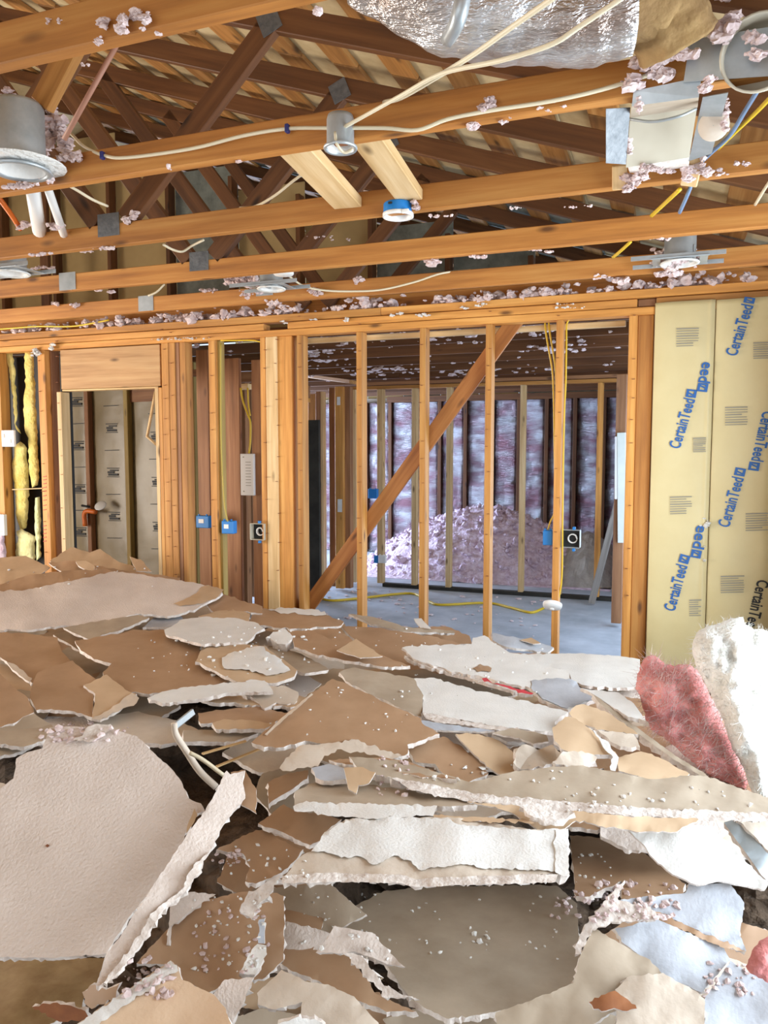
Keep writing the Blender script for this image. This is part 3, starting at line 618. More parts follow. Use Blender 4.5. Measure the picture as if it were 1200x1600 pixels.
for _ in range(240):
    Y = 1.36 + .655 * random.randint(5, 11) + random.uniform(-.03, .05); X = random.uniform(-5.2, -.35)
    sp.append((Vector((X, Y, 2.46 + random.choice([0, 0, .03, .09]))), random.uniform(.006, .022), .45))
for cx_, cy_, n_ in ((-3.3, 6.6, 60), (-2.7, 6.0, 50), (-1.2, 5.6, 60), (-.9, 6.7, 40), (-3.0, 7.9, 50), (-1.9, 8.3, 40), (-4.3, 5.6, 40)):
    for _ in range(n_): sp.append((Vector((random.gauss(cx_, .22), random.gauss(cy_, .12), 2.47 + random.uniform(-.01, .07))), random.uniform(.01, .04), .4))
tag(blobs('insulation_fluff', sp, M['pinkpale'], sub=2, rough=.5), 'insulation scraps clinging under the dark trusses of the back room', 'insulation', 'insulation fluff')['kind'] = 'stuff'
fluff('plaster and fluff scraps on the top plate faces', [(240, 528, 4.53, 14, 60, 2, .010), (60, 548, 4.53, 24, 6, 8, .014), (85, 541, 4.52, 14, 4, 4, .016), (655, 492, 4.53, 12, 8, 2, .010), (615, 490, 4.53, 10, 6, 2, .010), (750, 478, 4.53, 10, 10, 2, .010), (720, 482, 4.53, 10, 8, 2, .01), (440, 503, 4.53, 8, 6, 1.5, .009), (490, 500, 4.53, 8, 6, 1.5, .009), (540, 499, 4.53, 9, 7, 1.5, .01), (860, 478, 4.53, 10, 30, 2, .008)], 'white2')

# ================================================================== BACK ROOM THINGS
def heap(name, cx, cy, rx, ry, h, mat, label, seed, lump):
    V = []; Fc = []; n = 44
    for j in range(n + 1):
        for i in range(n + 1):
            u = i / n * 2 - 1; v = j / n * 2 - 1; r = math.hypot(u, v)
            z = h * max(0, 1 - r ** 1.5) ** .8 if r < 1 else 0
            w = noise.noise(Vector((u * 9 + seed, v * 9, seed))) * lump + noise.noise(Vector((u * 22 + seed, v * 22, 3))) * lump * .6
            V.append((cx + u * rx + w * .4, cy + v * ry, max(.0, z + w * min(1, max(0, 1.05 - r) * 6)) + .002))
    for j in range(n):
        for i in range(n): a = j * (n + 1) + i; Fc.append((a, a + 1, a + n + 2, a + n + 1))
    o = mesh(name, V, Fc, mat); tag(o, label, 'insulation', kind='stuff'); return o
hp = heap('insulation_heap', -2.35, 10.2, 1.72, 1.1, .86, M['heap'], 'heap of blown pink insulation on the slab in the back room', 3, .07)
sp = []
for _ in range(900):
    u, v = random.uniform(-1, 1), random.uniform(-1, .5); r = math.hypot(u, v)
    if r < 1: sp.append((Vector((-2.35 + u * 1.72, 10.2 + v * 1.1, .86 * max(0, 1 - r ** 1.5) ** .8 + random.uniform(-.02, .03))), random.uniform(.02, .055), .8))
blobs('insulation_lumps', sp, M['heap'], hp, sub=1, rough=.6)
heap('dusty_heap', -.98, 10.1, .55, .85, .58, M['dust'], 'grey-beige heap of dusty insulation right of the pink heap', 8, .03)
sp = [(Vector((random.uniform(-4.6, -1), random.uniform(5.0, 8.3), .008)), random.uniform(.006, .03), .4) for _ in range(260)]
tag(blobs('dust_clumps', sp, M['pinkpale'], sub=1), 'scattered dust clumps on the back room slab', 'dust', kind='stuff')
# leaning board and pale door edge at the right of the back room
a = onY(965, 785, 8.4); c = onZ(924, 946, 0)
tag(board('leaning_board', a, c + Vector((0, 0, .02)), .07, .03, M['greywood'], side=(1, 0, 0)), 'grey board leaning against the right side of the back room', 'board')
tag(board('drywall_offcut', onY(971, 676, 7.22), onY(972, 848, 7.22), .075, .03, M['greenboard'], side=(1, 0, 0)), 'tall pale green drywall offcut standing at the right of the back room', 'drywall')
tag(board('plaster_strip', onY(963, 682, 7.22), onY(962.5, 780, 7.22), .025, .02, M['whiteplastic'], side=(1, 0, 0)), 'narrow white strip left of the tall pale green offcut', 'strip')
# electrical boxes
def obox(px0, py0, px1, py1, Y, label, mat='bluebox', d=.055, sticker=True):
    p = onY((px0 + px1) / 2, (py0 + py1) / 2, Y); w = abs(onY(px1, py0, Y).x - onY(px0, py0, Y).x); h = abs(onY(px0, py0, Y).z - onY(px0, py1, Y).z)
    t = empty('outlet_box', p, label, 'outlet box', 'blue outlet boxes' if mat == 'bluebox' else None)
    o = bpy.data.objects.new('body', boxmesh(w, d, h, M[mat], .004)); link(o, t); o.matrix_basis = Matrix.Translation(p + Vector((0, d / 2, 0)))
    for s in (-1, 1): board('nail_tab', p + Vector((s * w * .3, .01, h * .5)), p + Vector((s * w * .3, .01, h * .5 + .012)), .012, .012, M[mat], t)
    if sticker: board('sticker', p + Vector((-w * .28, -.001, .006)), p + Vector((w * .12, -.001, .006)), .002, h * .33, M['whiteplastic'], o, bev=.0003)
    return t
obox(306, 806, 326, 825, 4.86, 'blue outlet box on the brown stud left of the yellow-stained stud')
obox(346, 814, 364, 834, 4.55, 'blue outlet box right of the yellow-stained stud')
obox(848, 829, 863, 852, 4.60, 'blue outlet box left of the rightmost stud, yellow cable above it', sticker=False)
obox(575, 764, 589, 779, 8.4, 'navy outlet box high on the leftmost stud of the far stud wall', sticker=False)
obox(584, 869, 590, 880, 8.4, 'tiny blue outlet box low on the far stud wall', sticker=False)
obox(591, 868, 602, 880, 8.38, 'white outlet box low on the far stud wall beside the tiny blue one', 'whiteplastic', sticker=False)
def openbox(px0, py0, px1, py1, Y, label, mat):
    a = onY(px0, py1, Y); b_ = onY(px1, py0, Y); p = (a + b_) / 2; d = .05
    t = empty('outlet_box', p, label, 'outlet box')
    for (q, r_) in (((a.x, a.z), (b_.x, a.z)), ((a.x, b_.z), (b_.x, b_.z)), ((a.x, a.z), (a.x, b_.z)), ((b_.x, a.z), (b_.x, b_.z))):
        board('box_wall', (q[0], Y + d / 2, q[1]), (r_[0], Y + d / 2, r_[1]), d, .004, mat, t, side=(0, 1, 0))
    board('box_back', (a.x, Y + d, p.z), (b_.x, Y + d, p.z), .004, b_.z - a.z, M['black'], t)
    for s in (-1, 1): board('clip', (p.x + .012, Y, p.z + s * (b_.z - a.z) * .62), (p.x + .03, Y, p.z + s * (b_.z - a.z) * .62), .02, .018, M['bluebox'], t)
    w = b_.x - a.x
    tube('wire_coil', [p + Vector((w * .1 + .026 * cos(k * .9), .015 + .002 * k, .026 * sin(k * .9))) for k in range(16)], .004, M['white2'], t, sub=3)
openbox(876, 829, 906, 855, 4.62, 'open outlet box with coiled wires on the right of the rightmost stud', M['steel'])
openbox(391, 819, 412, 843, 4.53, 'open beige outlet box with blue clips on the middle post cluster', M['ductin'])
def panel(name, px0, py0, px1, py1, Y, label, cat, d=.03):
    a = onY(px0, py1, Y); b_ = onY(px1, py0, Y); p = (a + b_) / 2
    t = empty(name, p, label, cat); o = bpy.data.objects.new('cover', boxmesh(b_.x - a.x, d, b_.z - a.z, M['whiteplastic'], .004)); link(o, t); o.matrix_basis = Matrix.Translation(p + Vector((0, d / 2, 0)))
    w, h = b_.x - a.x, b_.z - a.z
    return o, p, w, h
t, p, w, h = panel('breaker_cover', 376, 709, 396, 774, 4.968, 'tall white metal panel between brown studs left of the middle posts', 'panel')
for i in range(9): board('printed_mark', p + Vector((-w * .1, -.001, h * (.3 - i * .07))), p + Vector((w * .3, -.001, h * (.3 - i * .07))), .0015, .004, M['ink_grey'], t, bev=.0003)
board('screw', p + Vector((-w * .3, -.001, -h * .40)), p + Vector((-w * .2, -.001, -h * .40)), .002, .008, M['ink_grey'], t, bev=.0003); board('screw', p + Vector((-w * .3, -.001, h * .42)), p + Vector((-w * .2, -.001, h * .42)), .002, .008, M['ink_grey'], t, bev=.0003)
t, p, w, h = panel('wall_plate', 2.5, 672, 21.5, 698, YW - .022, 'white plate on the stud at the far left beside the yellow insulation', 'plate', d=.02)
for s in (-1, 1): board('slot', p + Vector((s * w * .25 - .004, -.001, s * -.02)), p + Vector((s * w * .25 + .004, -.001, s * -.02)), .0015, .03, M['ink_grey'], t, bev=.0003)
t, p, w, h = panel('appliance_edge', -16, 804, 6, 836, 4.5, 'white plastic box edge low at the far left edge', 'box'); board('seam', p + Vector((-w * .4, -.001, -h * .3)), p + Vector((w * .4, -.001, -h * .3)), .0015, .004, M['ink_grey'], t, bev=.0003)
# cables on the stud wall
def vc(label, p, Y, r=.0055, mat='yromex', name='cable'): return cable(label, p, r, mat, Y, name)
vc('left yellow cable of the pair sweeping down beside the rightmost stud', pts('851,497 853,520 858,550 863,580 865,620 866,680 867,760 866,800 860,815 856,828'), 4.66)
vc('right yellow cable of the pair sweeping down beside the rightmost stud', pts('857,497 859,520 864,550 868,580 869,620 869,680 870,740 869,790'), 4.665)
vc('yellow cable running down the right face of the rightmost stud', pts('908,495 895,498 886,505 885,540 884,600 882,640 880,720 879,820 878,900 872,940'), 4.6)
vc('aged yellow cable dropping down the yellow-stained stud to the blue outlet box', pts('345,536 345,600 346,700 350,780 354,806 356,815'), 4.54, mat='olivewire')
vc('yellow cable hanging down to the tall white metal panel', pts('376,606 379,625 386,645 391,660 391,690 389,708'), 4.93, r=.008)
vc('yellow cable beside the one hanging to the tall white panel', pts('387,606 388,630 391,650'), 4.92, r=.006)
p = [onZ(x, y, .012) for x, y in pts('480,920 492,930 515,938 560,935 640,927 670,940 690,945 760,942 800,950 830,957 850,950')]
tag(tube('extension_cord', p, .014, M['yromex']), 'yellow cable lying across the back room slab', 'cable', 'cables')
c = onY(863, 947, YW - .03)
t = empty('junction_cover', c, 'white round box cover low on the rightmost stud', 'junction box')
lathe('cover', [(.001, -.018), (.03, -.016), (.052, -.008), (.056, .0), (.056, .015)], c, (0, .55, .83), M['whiteplastic'], t)
lathe('centre_knob', [(.001, -.026), (.012, -.024), (.014, -.016)], c, (0, .55, .83), M['white2'], t)
c = onY(145, 795, 5.74)
t = empty('pipe_valve', c, 'orange pipe valve with white wheel on the stud inside the left opening', 'valve')
tube('valve_body', [onY(133, 822, 5.73), onY(133, 800, 5.73), onY(150, 800, 5.73)], .022, M['orange'], t, seg=10)
lathe('hand_wheel', [(.001, .004), (.05, .006), (.056, 0), (.05, -.006), (.001, -.006)], onY(157, 790, 5.70), (.2, -.9, .9), M['whiteplastic'], t)
tube('stub', [onY(128, 790, 5.73), onY(140, 792, 5.73)], .012, M['black'], t)
# pale bracket hooked on the right jamb of the left opening
q = [onY(x, y, YW + .12) for x, y in pts('243,612 236,650 230,682 245,695')]
tag(tube('loose_strip', q, .011, M['pale'], sub=1, seg=4), 'pale bent strip hooked on the right jamb of the left opening', 'strip')
# ================================================================== BATTS IN THE STUD WALL
def seam(u, v): return 0
def kraft(x0, x1, zz0, zz1, label, nx=14, bulge=.012, curl=0.0, fold_at=None):
    f = (lambda u, v: -curl * max(0, (u - .62) / .38) ** 2 + (.006 * math.exp(-((u - fold_at) / .03) ** 2) if fold_at else 0))
    o = grid_sheet('insulation_batt', x0, x1, zz0, zz1, YW - .012, M['kraftface'], None, nx=nx * 3, nz=90, bulge=bulge, wr=.0035, thick=.05, fold=f)
    return tag(o, label, 'insulation batt', 'kraft-faced batts')
ztop = onY(1060, 471, YW - .02).z
B1 = kraft(-.108, .197, .05, ztop, 'kraft-faced insulation batt beside the brown post, left of the two with blue lettering', fold_at=.93)
B2 = kraft(.201, .60, .05, ztop - .004, 'kraft-faced insulation batt at the right edge, curving back into shade', curl=.09)
YP = YW - .031
def lettering(txt, p0, p1, size_px, mat, parent, curl=False):
    cu = bpy.data.curves.new('lettering', 'FONT'); cu.body = txt; cu.align_x = 'LEFT'; cu.extrude = .0004; cu.offset = .02; cu.resolution_u = 3
    ob = bpy.data.objects.new('tmp', cu); COL.objects.link(ob); bpy.context.view_layer.update()
    me = bpy.data.meshes.new_from_object(ob.evaluated_get(bpy.context.evaluated_depsgraph_get())); bpy.data.objects.remove(ob)
    xs = [v.co.x for v in me.vertices]; ys = [v.co.y for v in me.vertices]
    a = onY(*p0, YP); c = onY(*p1, YP); d = c - a; L = d.length; d.normalize(); nrm = Vector((0, -1, 0)); up = nrm.cross(d)
    hgt = size_px * a.y / F * 1.05
    w = max(xs) - min(xs)
    for v in me.vertices:
        x = (v.co.x - min(xs)) / w * L; y = v.co.y / .70 * hgt; q = a + d * x + up * y + nrm * (v.co.z)
        if q.x > .45: q.y += .085 * ((q.x - .45) / .15) ** 2
        v.co = q
    me.materials.clear(); me.materials.append(mat)
    o = bpy.data.objects.new('lettering', me); return link(o, parent)
def square(p0, p1, size_px, parent):
    a = onY(*p0, YP); c = onY(*p1, YP); d = (c - a); L = d.length; d.normalize(); nrm = Vector((0, -1, 0)); up = nrm.cross(d); h = size_px * a.y / F
    g = .16
    mk = lambda x0, x1, y0, y1: [a + d * (L * x0) + up * (h * y0) + nrm * .0004, a + d * (L * x1) + up * (h * y0) + nrm * .0004, a + d * (L * x1) + up * (h * y1) + nrm * .0004, a + d * (L * x0) + up * (h * y1) + nrm * .0004]
    V = []; Fc = []
    # square emblem with two slanting slits left open
    polys = [mk(0, 1, 0, .26), mk(0, 1, .74, 1), mk(0, .22, .26, .74), mk(.78, 1, .26, .74)]
    s = mk(0, 1, 0, 1)
    polys.append([a + d * (L * .22) + up * (h * .26) + nrm * .0004, a + d * (L * .42) + up * (h * .26) + nrm * .0004, a + d * (L * .62) + up * (h * .74) + nrm * .0004, a + d * (L * .42) + up * (h * .74) + nrm * .0004])
    for q in polys: n = len(V); V += q; Fc.append((n, n + 1, n + 2, n + 3))
    return mesh('emblem', V, Fc, M['ink_blue'], parent)
# upright runs (bottom -> top) and upside-down runs (top -> bottom)
for txt, p0, p1, par, e0, e1 in (('CertainTeed', (1062, 702), (1086, 625), B1, (1087, 622), (1089.5, 609.5)), ('CertainTeed', (1151, 557), (1177, 478), B2, (1178, 475), (1180.5, 466)),
                         ('CertainTeed', (1139, 825), (1162, 748), B2, (1163, 745), (1166, 733)), ('CertainTeed', (1054, 956), (1074, 885), B1, (1075, 882), (1079, 869.5))):
    lettering(txt, p0, p1, 15, M['ink_blue'], par); square(e0, e1, 14, par)
for txt, p0, p1, par, e0, e1 in (('eed', (1098, 565), (1091, 597), B1, (1091, 598), (1088.5, 611)), ('eed', (1089, 820), (1082, 856), B1, (1081, 858), (1078.5, 870)), ('CertainTeed', (1192, 642), (1174, 719), B2, (1171, 721), (1168.5, 734))):
    lettering(txt, p0, p1, 15, M['ink_blue'], par); square(e0, e1, 14, par)
lettering('CertainTeed', (1184, 905), (1164, 985), 15, M['ink_black'], B2)
def fineprint(x0, y0, x1, y1, par, n=8):
    for i in range(n):
        y = y0 + (y1 - y0) * i / (n - 1); f = random.choice([1, 1, .97, .75]) if i not in (0,) else 1
        a = onY(x0, y, YP - .0005); c = onY(x0 + (x1 - x0) * f, y - (x1 - x0) * .03, YP - .0005)
        if c.x < .6: board('fine_print', a, c, .001, .0045 if i % 3 else .0065, M['ink_grey'], par, bev=.0002)
for b in ((1057, 514, 1092, 541, B1), (1133, 637, 1168, 664, B2), (1047, 777, 1081, 803, B1), (1083, 685, 1103, 706, B1), (1126, 901, 1163, 926, B2), (1077, 938, 1096, 962, B1), (1177, 536, 1212, 560, B2), (1165, 803, 1200, 829, B2)): fineprint(*b)
sp = [(onY(1105 + random.gauss(0, 4), 818 + random.gauss(0, 4), YW - .03), random.uniform(.006, .014), .6) for _ in range(14)] + [(onY(1101, y, YW - .03), .009, .5) for y in (854, 875, 877)]
blobs('torn_paper_tuft', sp, M['whitefluff'], B1, kind='stuff')
# yellow batt remnants in the far-left stud bay
def pillow(name, poly, place, bulge, mat, parent=None, g=7, back=.02, jag=1.5, namp=.5, nf=.06, seed=0, label=None, cat=None):
    """lumpy padded body: outline in frame coordinates, `place(x, y)` gives the point of its back plane"""
    rim = jagged(poly, 5, jag); rim2, tris = fill(rim, g)
    V0 = []; V1 = []
    for x, y in rim2:
        p = place(x, y); e = edge_dist(x, y, rim); to = (C0 - p).normalized()
        k = min(1, e / 26) ** .55 if e > .01 else 0
        nn = noise.noise(Vector((x * nf, y * nf, seed))) + .5 * noise.noise(Vector((x * nf * 2.7, y * nf * 2.7, seed + 9)))
        V0.append(p + to * bulge * k * (1 + namp * nn)); V1.append(p - to * (back * k + .001))
    n = len(V0); m = len(rim)
    Fc = [tuple(t) for t in tris] + [tuple(n + i for i in reversed(t)) for t in tris] + [(i, n + i, n + (i + 1) % m, (i + 1) % m) for i in range(m)]
    o = mesh(name, V0 + V1, fixwind(V0 + V1, Fc, len(tris)), mat, parent, smooth=True)
    if label: tag(o, label, cat)
    return o
def jagged(poly, step=6, amp=2.0, seed=None):
    rnd = random.Random(seed if seed is not None else int(sum(x * 13 + y * 7 for x, y in poly)))
    out = []; n = len(poly)
    for i in range(n):
        x0, y0 = poly[i]; x1, y1 = poly[(i + 1) % n]; L = math.hypot(x1 - x0, y1 - y0); k = max(1, int(L / step)); nx, ny = (-(y1 - y0) / (L + 1e-6), (x1 - x0) / (L + 1e-6))
        for j in range(k):
            t = j / k; a = 0 if j == 0 else amp * (rnd.gauss(0, .38) + 1.1 * noise.noise(Vector((x0 * .1 + t * L * .035, y0 * .1, 1.7))) + .5 * noise.noise(Vector((x0 * .1 + t * L * .13, y0 * .1, 7.7))))
            a = max(-amp * 1.6, min(amp * 1.6, a)); out.append((x0 + (x1 - x0) * t + nx * a, y0 + (y1 - y0) * t + ny * a))
    return out
def inside(x, y, poly):
    c = False; n = len(poly); j = n - 1
    for i in range(n):
        xi, yi = poly[i]; xj, yj = poly[j]
        if (yi > y) != (yj > y) and x < (xj - xi) * (y - yi) / (yj - yi) + xi: c = not c
        j = i
    return c
def edge_dist(x, y, poly):
    best = 1e9; n = len(poly)
    for i in range(n):
        x0, y0 = poly[i]; x1, y1 = poly[(i + 1) % n]; dx, dy = x1 - x0, y1 - y0
        t = max(0, min(1, ((x - x0) * dx + (y - y0) * dy) / (dx * dx + dy * dy + 1e-9))); best = min(best, (x - x0 - t * dx) ** 2 + (y - y0 - t * dy) ** 2)
    return math.sqrt(best)
def fill(rim, g):
    xs = [p[0] for p in rim]; ys = [p[1] for p in rim]; P = [Vector(p) for p in rim]; n = len(rim)
    y = min(ys) + g * .5; row = 0
    while y < max(ys):
        x = min(xs) + (g * .5 if row % 2 else 0)
        while x < max(xs):
            if inside(x, y, rim) and edge_dist(x, y, rim) > g * .45: P.append(Vector((x, y)))
            x += g
        y += g * .87; row += 1
    r = delaunay_2d_cdt(P, [], [list(range(n))], 1, 1e-4)
    vo, fo, src = r[0], r[2], r[3]
    # keep the input order (rim first); points the triangulation merged or added go after
    mp = {}; extra = []
    for i, o in enumerate(src):
        if o: mp[i] = o[0]
        else: mp[i] = len(P) + len(extra); extra.append(vo[i])
    pts_ = [tuple(p) for p in P] + [tuple(e) for e in extra]
    return pts_, [[mp[i] for i in f] for f in fo]
def fixwind(V, Fc, ntri):
    """make the first ntri faces look at the photographer's side, the rest follow"""
    s = 0
    for f in Fc[:ntri]:
        a, b_, c_ = (Vector(V[i]) for i in f[:3]); s += (b_ - a).cross(c_ - a).dot(C0 - a)
    return Fc if s > 0 else [tuple(reversed(f)) for f in Fc]
yb = lambda x, y: onY(x, y, YW + .07)
pillow('yellow_batt', pts('10,548 20,552 24,590 27,640 24,662 33,678 25,670 18,610 12,570'), yb, .03, M['yellowfluff'], label='ragged strip of yellow insulation left of the dark gap by the far-left stud', cat='insulation')
pillow('yellow_batt', pts('38,548 52,551 55,620 58,680 60,740 59,758 50,762 46,740 45,700 42,680 38,665 36,640 40,600'), yb, .04, M['yellowfluff'], label='upper yellow insulation batt in the far-left stud bay', cat='insulation')
pillow('yellow_batt', pts('22,698 32,690 42,700 44,730 45,758 44,800 41,825 33,832 26,810 23,765 20,735'), yb, .05, M['yellowfluff'], label='bulging yellow insulation lump below the dark gap at far left', cat='insulation')
pillow('yellow_batt', pts('26,830 34,826 45,832 55,838 56,870 52,878 36,876 25,868 28,845'), lambda x, y: onY(x, y, YW + .05), .05, mottled('pale_yellow_fluff', (.62, .60, .26), (.80, .78, .46), 9, .95, 6, 1, .01, 50), label='pale yellow insulation lump at the foot of the far-left stud bay', cat='insulation')
pillow('yellow_batt', pts('55,778 62,776 64,870 57,876 54,820'), lambda x, y: onY(x, y, YW + .05), .04, mottled('lime_yellow_fluff', (.60, .66, .30), (.80, .86, .50), 9, .95, 6, 1, .01, 50), label='thin lime yellow insulation strip beside the far-left stud', cat='insulation')
pillow('pink_batt', pts('-12,838 6,836 10,880 8,915 -12,915'), lambda x, y: onY(x, y, YW - .03), .05, M['heap'], label='pink insulation at the bottom of the far left edge', cat='insulation')
o = bpy.data.objects.new('dark_backing', boxmesh(.6, .02, 2.3, M['black'])); link(o, wm); o.matrix_basis = Matrix.Translation((-4.62, YW + .17, 1.2))  # black sheet standing in for the darkness of the open gap
tag(board('strap', onY(19, 765, YW - .004), onY(66, 763, YW - .004), .003, .008, M['pale'], side=(0, 1, 0)), 'thin copper-coloured strap across the yellow insulation', 'strap')
# ================================================================== THE RUBBISH PILE
DK = [(820, 6.0), (860, 5.55), (900, 5.05), (940, 4.6), (970, 4.3), (1000, 3.95), (1040, 3.45), (1100, 2.88), (1170, 2.4), (1250, 2.08), (1300, 1.95), (1400, 1.80), (1500, 1.70), (1600, 1.60), (1760, 1.46)]
def D(y):
    if y <= DK[0][0]: return DK[0][1]
    for (a, za), (b_, zb) in zip(DK, DK[1:]):
        if y <= b_: t = (y - a) / (b_ - a); return 1 / ((1 - t) / za + t / zb)
    return DK[-1][1]
def Dw(x, y): return min(D(y), 4.40 / ray(x, y).y)
# mound of unseen rubble that carries the sheets
def mound():
    top = [(-160, 900), (0, 905), (250, 925), (330, 955), (560, 1000), (700, 1020), (870, 1050), (1000, 1075), (1200, 1090), (1330, 1090)]
    def T(x):
        for (a, ya), (b_, yb_) in zip(top, top[1:]):
            if x <= b_: return ya + (yb_ - ya) * (x - a) / (b_ - a)
        return top[-1][1]
    nx, ny = 80, 50; V = []; Fc = []
    for j in range(ny + 1):
        for i in range(nx + 1):
            x = -160 + 1490 * i / nx; y0 = T(x); y = y0 + (1720 - y0) * (j / ny); z = Dw(x, y) * (1.085 + .10 * min(1, max(0, (y - 1080) / 120)))
            for hx, hy, hr, hv in ((330, 1215, 110, .12), (925, 1330, 90, .30), (720, 1410, 170, .22), (600, 1400, 120, .15), (1080, 1400, 120, .1)): z *= 1 + hv * math.exp(-((x - hx) / hr) ** 2 - ((y - hy) / (hr * .55)) ** 2)
            z *= 1 + .035 * noise.noise(Vector((x * .02, y * .02, 5))) + .012 * noise.noise(Vector((x * .07, y * .07, 2)))
            p = at(x, y, z); p.y = min(p.y, 4.50); p.x = min(p.x, .6); p.z = max(p.z, .02); V.append(p)
    n = len(V)
    V += [Vector((v.x, v.y, .003)) for v in V]
    for j in range(ny):
        for i in range(nx):
            a = j * (nx + 1) + i; Fc.append((a, a + nx + 1, a + nx + 2, a + 1)); Fc.append((n + a, n + a + 1, n + a + nx + 2, n + a + nx + 1))
    for i in range(nx): Fc.append((i, i + 1, n + i + 1, n + i)); a = ny * (nx + 1) + i; Fc.append((a + 1, a, n + a, n + a + 1))
    for j in range(ny): a = j * (nx + 1); Fc.append((a, n + a, n + a + nx + 1, a + nx + 1)); a += nx; Fc.append((a + nx + 1, n + a + nx + 1, n + a, a))
    tag(mesh('rubble_mound', V, Fc, M['rubble']), 'dark broken rubble filling the pile beneath the torn drywall sheets', 'rubble', kind='stuff')
mound()

NSLAB = [0]
HOLLOW = [(255, 1120), (420, 1130), (410, 1290), (350, 1300)]
def slab(label, poly, face, order=1, zt=None, zb=None, rx=0.0, thick=.0125, jag=1.6, back='grey', edge='gyp', g=15, warp=.011, name='drywall_piece', cat='drywall', parent=None, group='drywall pieces', wf=.012):
    """torn sheet: outline in frame coordinates laid on a plane given by the depth at its top and bottom"""
    NSLAB[0] += 1; sd = NSLAB[0]
    rim = jagged(poly, 5.5, jag, sd); P, tris = fill(rim, g)
    ys = [p[1] for p in poly]; y0, y1 = min(ys), max(ys); xs = [p[0] for p in poly]; x0, x1 = min(xs), max(xs); xm = (x0 + x1) / 2
    za = zt or Dw(xm, y0); zc = zb or Dw(xm, y1)
    if zt is None: za = za * .985
    lift = 1 - .0105 * order
    def dep(x, y, wp=True):
        t = (y - y0) / max(1, y1 - y0); iz = (1 - t) / za + t / zc; z = 1 / iz * (1 + rx * (x - xm) / 300) * lift
        if wp: z *= 1 + warp * noise.noise(Vector((x * wf, y * wf, sd * 3.1))) + warp * .35 * noise.noise(Vector((x * wf * 4, y * wf * 4, sd * 1.3)))
        return min(z, 4.48 / ray(x, y).y)
    A = [at(x, y, dep(x, y)) for x, y in P]
    q0, q1, q2 = at(xm, y0, dep(xm, y0, 0)), at(xm - 50, y1, dep(xm - 50, y1, 0)), at(xm + 50, y1, dep(xm + 50, y1, 0))
    nrm = (q1 - q0).cross(q2 - q0).normalized()
    if nrm.dot(C0 - q0) < 0: nrm = -nrm
    rnd = random.Random(sd); n = len(A); m = len(rim)
    B = []
    for i, p in enumerate(A):
        q = p - nrm * thick
        if i < m and thick > .006: q += Vector((rnd.gauss(0, 1), rnd.gauss(0, 1), rnd.gauss(0, .3))) * thick * .22
        q.z = max(q.z, .01); B.append(q)
    Fc = [tuple(t) for t in tris] + [tuple(n + i for i in reversed(t)) for t in tris] + [(i, n + i, n + (i + 1) % m, (i + 1) % m) for i in range(m)]
    idx = [0] * len(tris) + [1] * len(tris) + [2] * m
    V = A + B
    o = mesh(name, V, fixwind(V, Fc, len(tris)), [M[face], M[back], M[edge]], parent, idx, smooth=True, sharp=40)
    if parent is None: tag(o, label, cat, group)
    o_dep.append(dep)
    return o
o_dep = []
def sub(name, poly, parent, face, lift=.002, thick=.0015, jag=2.5, g=14, dep=None, edge=None):
    """a thin layer of its own lying on a sheet: torn paper, left-over paint"""
    dp = dep or o_dep[-1]; rim = jagged(poly, 5, jag); P, tris = fill(rim, g)
    A = []; B = []
    for x, y in P:
        d = dp(x, y); A.append(at(x, y, d * (1 - lift))); B.append(at(x, y, d * (1 - lift) + thick))
    n = len(A); m = len(rim); Fc = [tuple(t) for t in tris] + [tuple(n + i for i in reversed(t)) for t in tris] + [(i, n + i, n + (i + 1) % m, (i + 1) % m) for i in range(m)]
    return mesh(name, A + B, fixwind(A + B, Fc, len(tris)), [M[face], M[edge or face]], parent, [0] * (2 * len(tris)) + [1] * m, smooth=True, sharp=40)
LAND = [(130, 1320, 'the biggest white panel'), (255, 1360, 'the narrow leaning strip'), (540, 1110, 'the brown triangular sheet'), (1080, 1130, 'the pink batt'), (1150, 1100, 'the white batt'), (690, 1335, 'the thick painted board'), (950, 1240, 'the long grey-tan plank'), (240, 1560, 'the peach-coloured panel'), (720, 1480, 'the smooth grey-brown sheet'), (180, 930, 'the largest white sheet'), (740, 1020, 'the pointed white sheet'), (730, 1100, 'the broken-ended white sheet'), (390, 1040, 'the crushed plaster patch'), (330, 1200, 'the dark hollow'), (1080, 1330, 'the bright pointed white sheet'), (1050, 1380, 'the blue-grey textured sheet'), (900, 1030, 'the white sheet at the back right'), (205, 1020, 'the big brown crumb-strewn sheet'), (100, 1070, 'the curved light brown sheet'), (330, 975, 'the rounded white sheet'), (600, 1270, 'the thick-edged grey sheet'), (330, 1450, 'the dirty brown sheet'), (930, 1160, 'the broad tan paper sheet'), (890, 1560, 'the cream corner sheet'), (1010, 1500, 'the pale blue sheet'), (60, 1010, 'the dark glossy brown sheet'), (630, 1010, 'the long light brown sheet'), (470, 960, 'the white-edged brown sheet'), (490, 1560, 'the pinkish white torn sheet'), (1000, 1290, 'the tan hanging paper'), (920, 1330, 'the shadowed hollow')]
